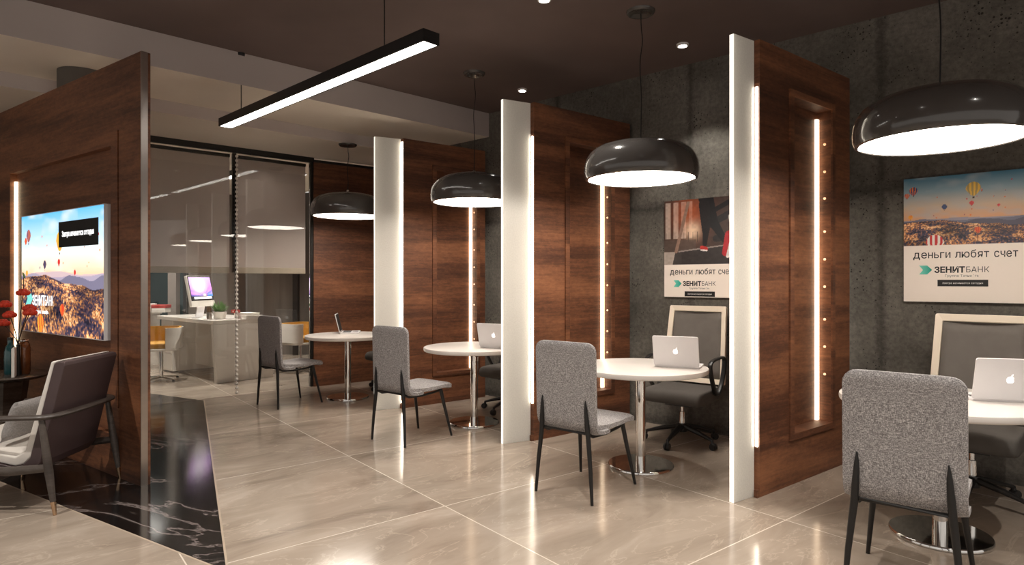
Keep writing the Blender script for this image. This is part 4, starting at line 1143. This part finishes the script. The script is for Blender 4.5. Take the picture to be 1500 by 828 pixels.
obj('cover', bm, 'paper', t, bevel=0.002)
bm = BM(); box(bm, -0.008, 0.008, -0.066, 0.0712, 0.003, 0.222); obj('pages', bm, 'cream_fabric', t)
# flowering branch in a slim dark vase
x, y = on_table(26.5, 4.95)
t = thing('flower_branch', 'red blossom branch in a slim dark vase on the coffee table', 'flowers', (x, y, TZ))
bm = BM(); lathe(bm, [(0, 0), (0.022, 0), (0.024, 0.01), (0.013, 0.16), (0.012, 0.22), (0.014, 0.24), (0.010, 0.24), (0.009, 0.02), (0, 0.02)], 20); obj('slim_vase', bm, 'blackplastic', t, smooth='auto')
sc_px = 4.95/925
def tip(px_, py_, dy=0.0): return ((px_-26.5)*sc_px, dy, (544-py_)*sc_px)
br = [[(31, 424, .02), (32, 398, .02)], [(12, 441, -.03)], [(22, 456, -.05)], [(39, 447, .03)], [(47, 453, -.02)], [(0, 469, .03)]]
for k, ends in enumerate(br):
    pts = [(0, 0, 0.03), (0, 0, 0.22)]
    e0 = tip(*ends[0]); pts += [(e0[0]*0.35, e0[1]*0.4, 0.22+(e0[2]-0.22)*0.5), e0] + [tip(*q) for q in ends[1:]]
    b = BM(); tube(b, smooth_path(pts, 4), [0.0032]*(4*(len(pts)-1))+[0.0012], 6)
    tw = obj('twig', b, 'twig', t, smooth=True)
    b = BM()
    for q in range(7):                    # layered petals
        a = 2*PI*q/7+k
        for lay, (rr, zz, s_) in enumerate(((0.027, 0.0, 0.028), (0.013, 0.016, 0.024))):
            m_ = Matrix.Translation((e0[0]+rr*math.cos(a+lay), e0[1]+rr*math.sin(a+lay), e0[2]+zz)) @ Matrix.Rotation(a, 4, 'Z') @ Matrix.Diagonal((0.9, 0.8, 0.85, 1))
            bmesh.ops.create_icosphere(b, subdivisions=2, radius=s_*0.9, matrix=m_)
    obj('blossom', b, 'petal', tw, smooth=True)
lt = tip(32, 398, .02)
bm = BM(); m_ = Matrix.Translation(lt) @ Matrix.Rotation(R(70), 4, 'Y') @ Matrix.Diagonal((1.6, 0.7, 0.25, 1)); bmesh.ops.create_icosphere(bm, subdivisions=2, radius=0.016, matrix=m_)
obj('leaf', bm, 'leaf', t, smooth=True)

# ------------------------------------------------------------------ back office
DK = Vector((-4.08, 8.62)); dL = Vector((-0.68, 0.733)).normalized(); dR = Vector((0.65, 0.76)).normalized(); DZ = 0.87
da = math.atan2(dR.y, dR.x)     # local x along dR, local y along dL (approximately square)
t = thing('office_desk', 'white angular desk with a slanted end panel behind the glass', 'desk', (DK.x, DK.y, 0), da)
bm = BM(); box(bm, 0, 0.86, 0, 1.95, DZ-0.055, DZ); obj('desktop', bm, 'white_lacquer', t, bevel=0.004)
bm = BM()
def slab4(bm, lo, hi):
    a = [bm.verts.new(p) for p in lo]; c = [bm.verts.new(p) for p in hi]
    bm.faces.new(a); bm.faces.new(c[::-1])
    for i in range(4): bm.faces.new((a[i], a[(i+1) % 4], c[(i+1) % 4], c[i]))
slab4(bm, [(0.06, 0.03, 0.0), (0.90, 0.03, 0.0), (0.90, 0.10, 0.0), (0.06, 0.10, 0.0)], [(0.0, 0.0, DZ-0.056), (0.82, 0.0, DZ-0.056), (0.82, 0.07, DZ-0.056), (0.0, 0.07, DZ-0.056)])
obj('end_panel', bm, 'white_lacquer', t, bevel=0.004)
bm = BM(); box(bm, 0.40, 0.44, 0.10, 1.55, 0.12, DZ-0.056); obj('modesty_panel', bm, 'white_lacquer', t)
bm = BM(); box(bm, 0.06, 0.80, 1.50, 1.93, 0.03, DZ-0.056); ped = obj('pedestal', bm, 'white_lacquer', t, bevel=0.004)
for k in range(3):
    b = BM(); box(b, 0.052, 0.06, 1.52, 1.91, 0.05+k*0.255, 0.29+k*0.255); obj('drawer', b, 'white_lacquer', ped, bevel=0.003)
def dpt(px_, Y): return ((px_-750)/925*Y, Y)
# all-in-one computer
x, y = dpt(301, 9.35)
t = thing('desktop_computer', 'white all-in-one computer with violet aurora on its screen, on the desk', 'computer', (x, y, DZ), R(80))
bm = BM(); prism(bm, rounded_rect(0.30, 0.21, 0.03, 5, 0, 0.05), 0, 0.012); obj('foot', bm, 'alu', t, bevel=0.003)
bm = BM(); box(bm, -0.085, 0.085, -0.005, 0.010, 0, 0.30, Matrix.Translation((0, 0.10, 0.012)) @ Matrix.Rotation(R(10), 4, 'X')); obj('stand', bm, 'alu', t, bevel=0.003)
mt = Matrix.Translation((0, 0.02, 0.17)) @ Matrix.Rotation(R(-12), 4, 'X')
bm = BM(); box(bm, -0.265, 0.265, 0, 0.045, 0, 0.46, mt); cas = obj('casing', bm, 'white_lacquer', t, bevel=0.01, seg=3)
bm = BM(); box(bm, -0.255, 0.255, -0.002, 0.002, 0.085, 0.452, mt); obj('bezel', bm, 'ink', cas)
s_ = print_mesh('screen', 0.48, 0.335, 60, 44, paint_monitor, 'monitor', cas, (0, 0, 0)); s_.matrix_local = mt @ Matrix.Translation((-0.24, -0.0035, 0.10))

x, y = dpt(322, 9.0)
t = thing('potted_plant', 'small green plant in a white pot on the office desk', 'plant', (x, y, DZ))
bm = BM(); lathe(bm, [(0, 0), (0.07, 0), (0.075, 0.006), (0.094, 0.105), (0.09, 0.108), (0.083, 0.09), (0, 0.09)], 28); pt = obj('pot', bm, 'white_lacquer', t, smooth='auto')
bm = BM(); lathe(bm, [(0, 0.0905), (0.081, 0.0905), (0.081, 0.094), (0, 0.096)], 20); obj('soil', bm, 'soil', pt)
bm = BM(); rnd = random.Random(4)
for k in range(110):
    a = rnd.uniform(0, 2*PI); ln = rnd.uniform(0.09, 0.19); tl = rnd.uniform(0.1, 0.75); r0 = rnd.uniform(0, 0.06)
    p0 = Vector((r0*math.cos(a), r0*math.sin(a), 0.09)); d = Vector((math.cos(a)*math.sin(tl), math.sin(a)*math.sin(tl), math.cos(tl)))
    sd = Vector((-math.sin(a), math.cos(a), 0))*0.010; mid = p0+d*ln*0.6; end = p0+d*ln+Vector((0, 0, -0.03*tl))
    up = d.cross(sd).normalized()*0.002
    vs = [bm.verts.new(q) for q in (p0-sd*.4, mid-sd, end, mid+sd, p0+sd*.4, mid+up)]
    for q in ((0, 1, 5), (1, 2, 5), (2, 3, 5), (3, 4, 5), (4, 0, 5)): bm.faces.new([vs[i] for i in q])
o = obj('foliage', bm, 'leaf', t); o['kind'] = 'stuff'
x, y = dpt(306.5, 8.93)
t = thing('pen_holder', 'wire pen holder with pens beside the potted plant', 'pen holder', (x, y, DZ))
bm = BM(); lathe(bm, [(0, 0), (0.034, 0), (0.036, 0.10), (0.033, 0.10), (0.031, 0.005), (0, 0.005)], 18); obj('cup', bm, 'steel', t, smooth='auto')
for k in range(5):
    a = k*1.3; b = BM(); tube(b, [(0.012*math.cos(a), 0.012*math.sin(a), 0.008), (0.028*math.cos(a), 0.028*math.sin(a), 0.165+0.012*(k % 3))], 0.0045, 6); obj('pen', b, 'pen', t)
# books on the desk
x, y = dpt(361, 9.12)
z = DZ
for k, (w, d, h, m_, lb) in enumerate(((0.34, 0.25, 0.05, 'paper', 'thick white book at the bottom of the stack on the office desk'),
                                       (0.30, 0.22, 0.035, 'paper', 'white book on top of the stack on the office desk'))):
    t = thing('book', lb, 'book', (x-0.02*k+0.03, y, z), da-PI/2+R(6*k), 'books on the office desk')
    b = BM(); box(b, -w/2, w/2, -d/2, d/2, 0, 0.004); box(b, -w/2, w/2, -d/2, d/2, h-0.004, h); box(b, -w/2, -w/2+0.005, -d/2, d/2, 0.004, h-0.004)
    bmesh.ops.remove_doubles(b, verts=b.verts, dist=1e-5); obj('cover', b, m_, t)
    b = BM(); box(b, -w/2+0.0052, w/2-0.006, -d/2+0.006, d/2-0.006, 0.0042, h-0.0042); obj('pages', b, 'cream_fabric', t); z += h+0.0005
x, y = dpt(346.5, 9.06)
t = thing('red_box', 'small red box with a white dot lying on the book stack', 'box', (x-0.0, y-0.03, z), da-PI/2+R(8))
bm = BM(); box(bm, -0.05, 0.05, -0.04, 0.04, 0, 0.045); obj('carton', bm, 'redcover', t, bevel=0.003)
bm = BM(); lathe(bm, [(0, 0), (0.011, 0), (0.011, 0.0012), (0, 0.0012)], 16); o = obj('dot_sticker', bm, 'paper', t); o.rotation_euler = (PI/2, 0, 0); o.location = (0.0, -0.04, 0.022)

# second desk further left with binders
DX, DY = -6.52, 10.45
t = thing('side_desk', 'white desk end in the back office, behind the steel edge of the partition', 'desk', (DX, DY, 0), R(8))
bm = BM(); box(bm, -0.75, 0.55, -0.35, 0.35, 0.85, 0.90); obj('desktop', bm, 'white_lacquer', t, bevel=0.004)
for sx in (-0.70, 0.48):
    b = BM(); box(b, sx, sx+0.05, -0.32, 0.32, 0, 0.85); obj('panel_leg', b, 'white_lacquer', t)
bx, by = (231-750)/925*10.35, 10.35
for k, (dx, w, h, m_, lb) in enumerate(((-0.10, 0.07, 0.14, 'paper', 'white box file standing on the side desk'), (0.06, 0.20, 0.07, 'paper', 'white box lying on the side desk under the red folder'))):
    t = thing('box_file', lb, 'box file', (bx+dx, by, 0.90), R(8)); b = BM(); box(b, -w/2, w/2, -0.12, 0.12, 0, h); obj('carton', b, m_, t, bevel=0.003)
    b = BM(); box(b, -w/2+0.01, w/2-0.01, -0.1215, -0.12, h*0.25, h*0.7); obj('spine_label', b, 'cream_fabric', t)
t = thing('folder', 'red folder lying on a white box on the side desk', 'folder', (bx+0.06, by, 0.9705), R(8)); bm = BM(); box(bm, -0.11, 0.11, -0.12, 0.12, 0, 0.05); obj('cover', bm, 'redcover', t, bevel=0.004)
bm = BM(); box(bm, -0.105, 0.106, -0.115, 0.1215, 0.006, 0.044); obj('pages', bm, 'paper', t)

# white shell chairs with mustard cushions
def shell_chair(x, y, rot, label, zseat, casters):
    t = thing('shell_chair', label, 'chair', (x, y, 0), rot, 'white shell chairs with mustard cushions')
    b = BM()                                     # tub shell: floor plus a wall on three sides
    n = 28; r = 0.27
    def wall_ring(rad, z): return [b.verts.new((rad*1.02*math.copysign(abs(math.cos(a))**0.6, math.cos(a)), rad*math.copysign(abs(math.sin(a))**0.6, math.sin(a)), z)) for a in [R(-50+(-1)*0)+0 - R(0) + R(-130+360-0)*0 + (R(150)+R(240)*k/n) for k in range(n+1)]]
    lo, hi, lo2, hi2 = wall_ring(r, zseat-0.02), wall_ring(r, zseat+0.27), wall_ring(r-0.02, zseat-0.02), wall_ring(r-0.02, zseat+0.27)
    for k in range(n):
        b.faces.new((lo[k], lo[k+1], hi[k+1], hi[k])); b.faces.new((lo2[k+1], lo2[k], hi2[k], hi2[k+1])); b.faces.new((hi[k], hi[k+1], hi2[k+1], hi2[k])); b.faces.new((lo[k+1], lo[k], lo2[k], lo2[k+1]))
    b.faces.new((lo[0], hi[0], hi2[0], lo2[0])); b.faces.new((lo[-1], lo2[-1], hi2[-1], hi[-1]))
    sh = obj('shell', b, 'white_lacquer', t, smooth='auto')
    b = BM(); prism(b, rounded_rect(0.5, 0.5, 0.10, 5), zseat-0.05, zseat-0.018); obj('seat_pan', b, 'white_lacquer', t, bevel=0.01)
    b = BM(); prism(b, rounded_rect(0.48, 0.47, 0.10, 5), zseat-0.017, zseat+0.06); obj('seat_cushion', b, 'mustard', t, bevel=0.02, seg=3)
    b = BM()
    for k in range(n+1): pass
    lo, hi, lo2, hi2 = wall_ring(r-0.021, zseat+0.062), wall_ring(r-0.021, zseat+0.275), wall_ring(r-0.045, zseat+0.062), wall_ring(r-0.045, zseat+0.275)
    for k in range(n):
        b.faces.new((lo[k], lo[k+1], hi[k+1], hi[k])); b.faces.new((lo2[k+1], lo2[k], hi2[k], hi2[k+1])); b.faces.new((hi[k], hi[k+1], hi2[k+1], hi2[k])); b.faces.new((lo[k+1], lo[k], lo2[k], lo2[k+1]))
    b.faces.new((lo[0], hi[0], hi2[0], lo2[0])); b.faces.new((lo[-1], lo2[-1], hi2[-1], hi[-1]))
    obj('back_cushion', b, 'mustard', t, smooth='auto')
    b = BM(); lathe(b, [(0, 0.03), (0.028, 0.03), (0.028, zseat-0.07), (0.09, zseat-0.06), (0.09, zseat-0.0505), (0, zseat-0.0505)], 20); obj('pole', b, 'chrome', t, smooth='auto')
    b = BM()
    for k in range(4):
        a = PI/4+k*PI/2; c, s = math.cos(a), math.sin(a)
        tube(b, [(0.02*c, 0.02*s, 0.045), (0.27*c, 0.27*s, 0.022)], [0.026, 0.016], 8, (1, 0.7))
    base = obj('cross_base', b, 'chrome', t, smooth='auto')
    for k in range(4):
        a = PI/4+k*PI/2; b = BM(); lathe(b, [(0, 0), (0.02, 0), (0.02, 0.012), (0, 0.012)], 14, (0.262*math.cos(a), 0.262*math.sin(a))); obj('foot_pad', b, 'blackplastic', base)
    return t
x, y = dpt(236, 9.02)
sc0 = shell_chair(x, y, R(200), 'white shell chair with mustard cushion beside the desk, cut by the partition', 0.48, False)
x, y = dpt(440, 9.9)
dup(sc0, (x, y, -0.0), R(-35), 'white shell chair with mustard cushion behind the farthest grey chair')

# ------------------------------------------------------------------ world and view
w = bpy.data.worlds.new('world'); sc.world = w; w.use_nodes = True
bg = w.node_tree.nodes['Background']; bg.inputs['Color'].default_value = (1.0, 0.93, 0.86, 1); bg.inputs['Strength'].default_value = 0.45
sc.view_settings.view_transform = 'Standard'; sc.view_settings.look = 'None'; sc.view_settings.gamma = 1.0
sc.view_settings.use_curve_mapping = False; sc.view_settings.exposure = 0.45
try:
    sc.cycles.use_denoising = True
    sc.cycles.max_bounces = 8; sc.cycles.transparent_max_bounces = 12
    sc.cycles.sample_clamp_indirect = 6
except Exception: pass
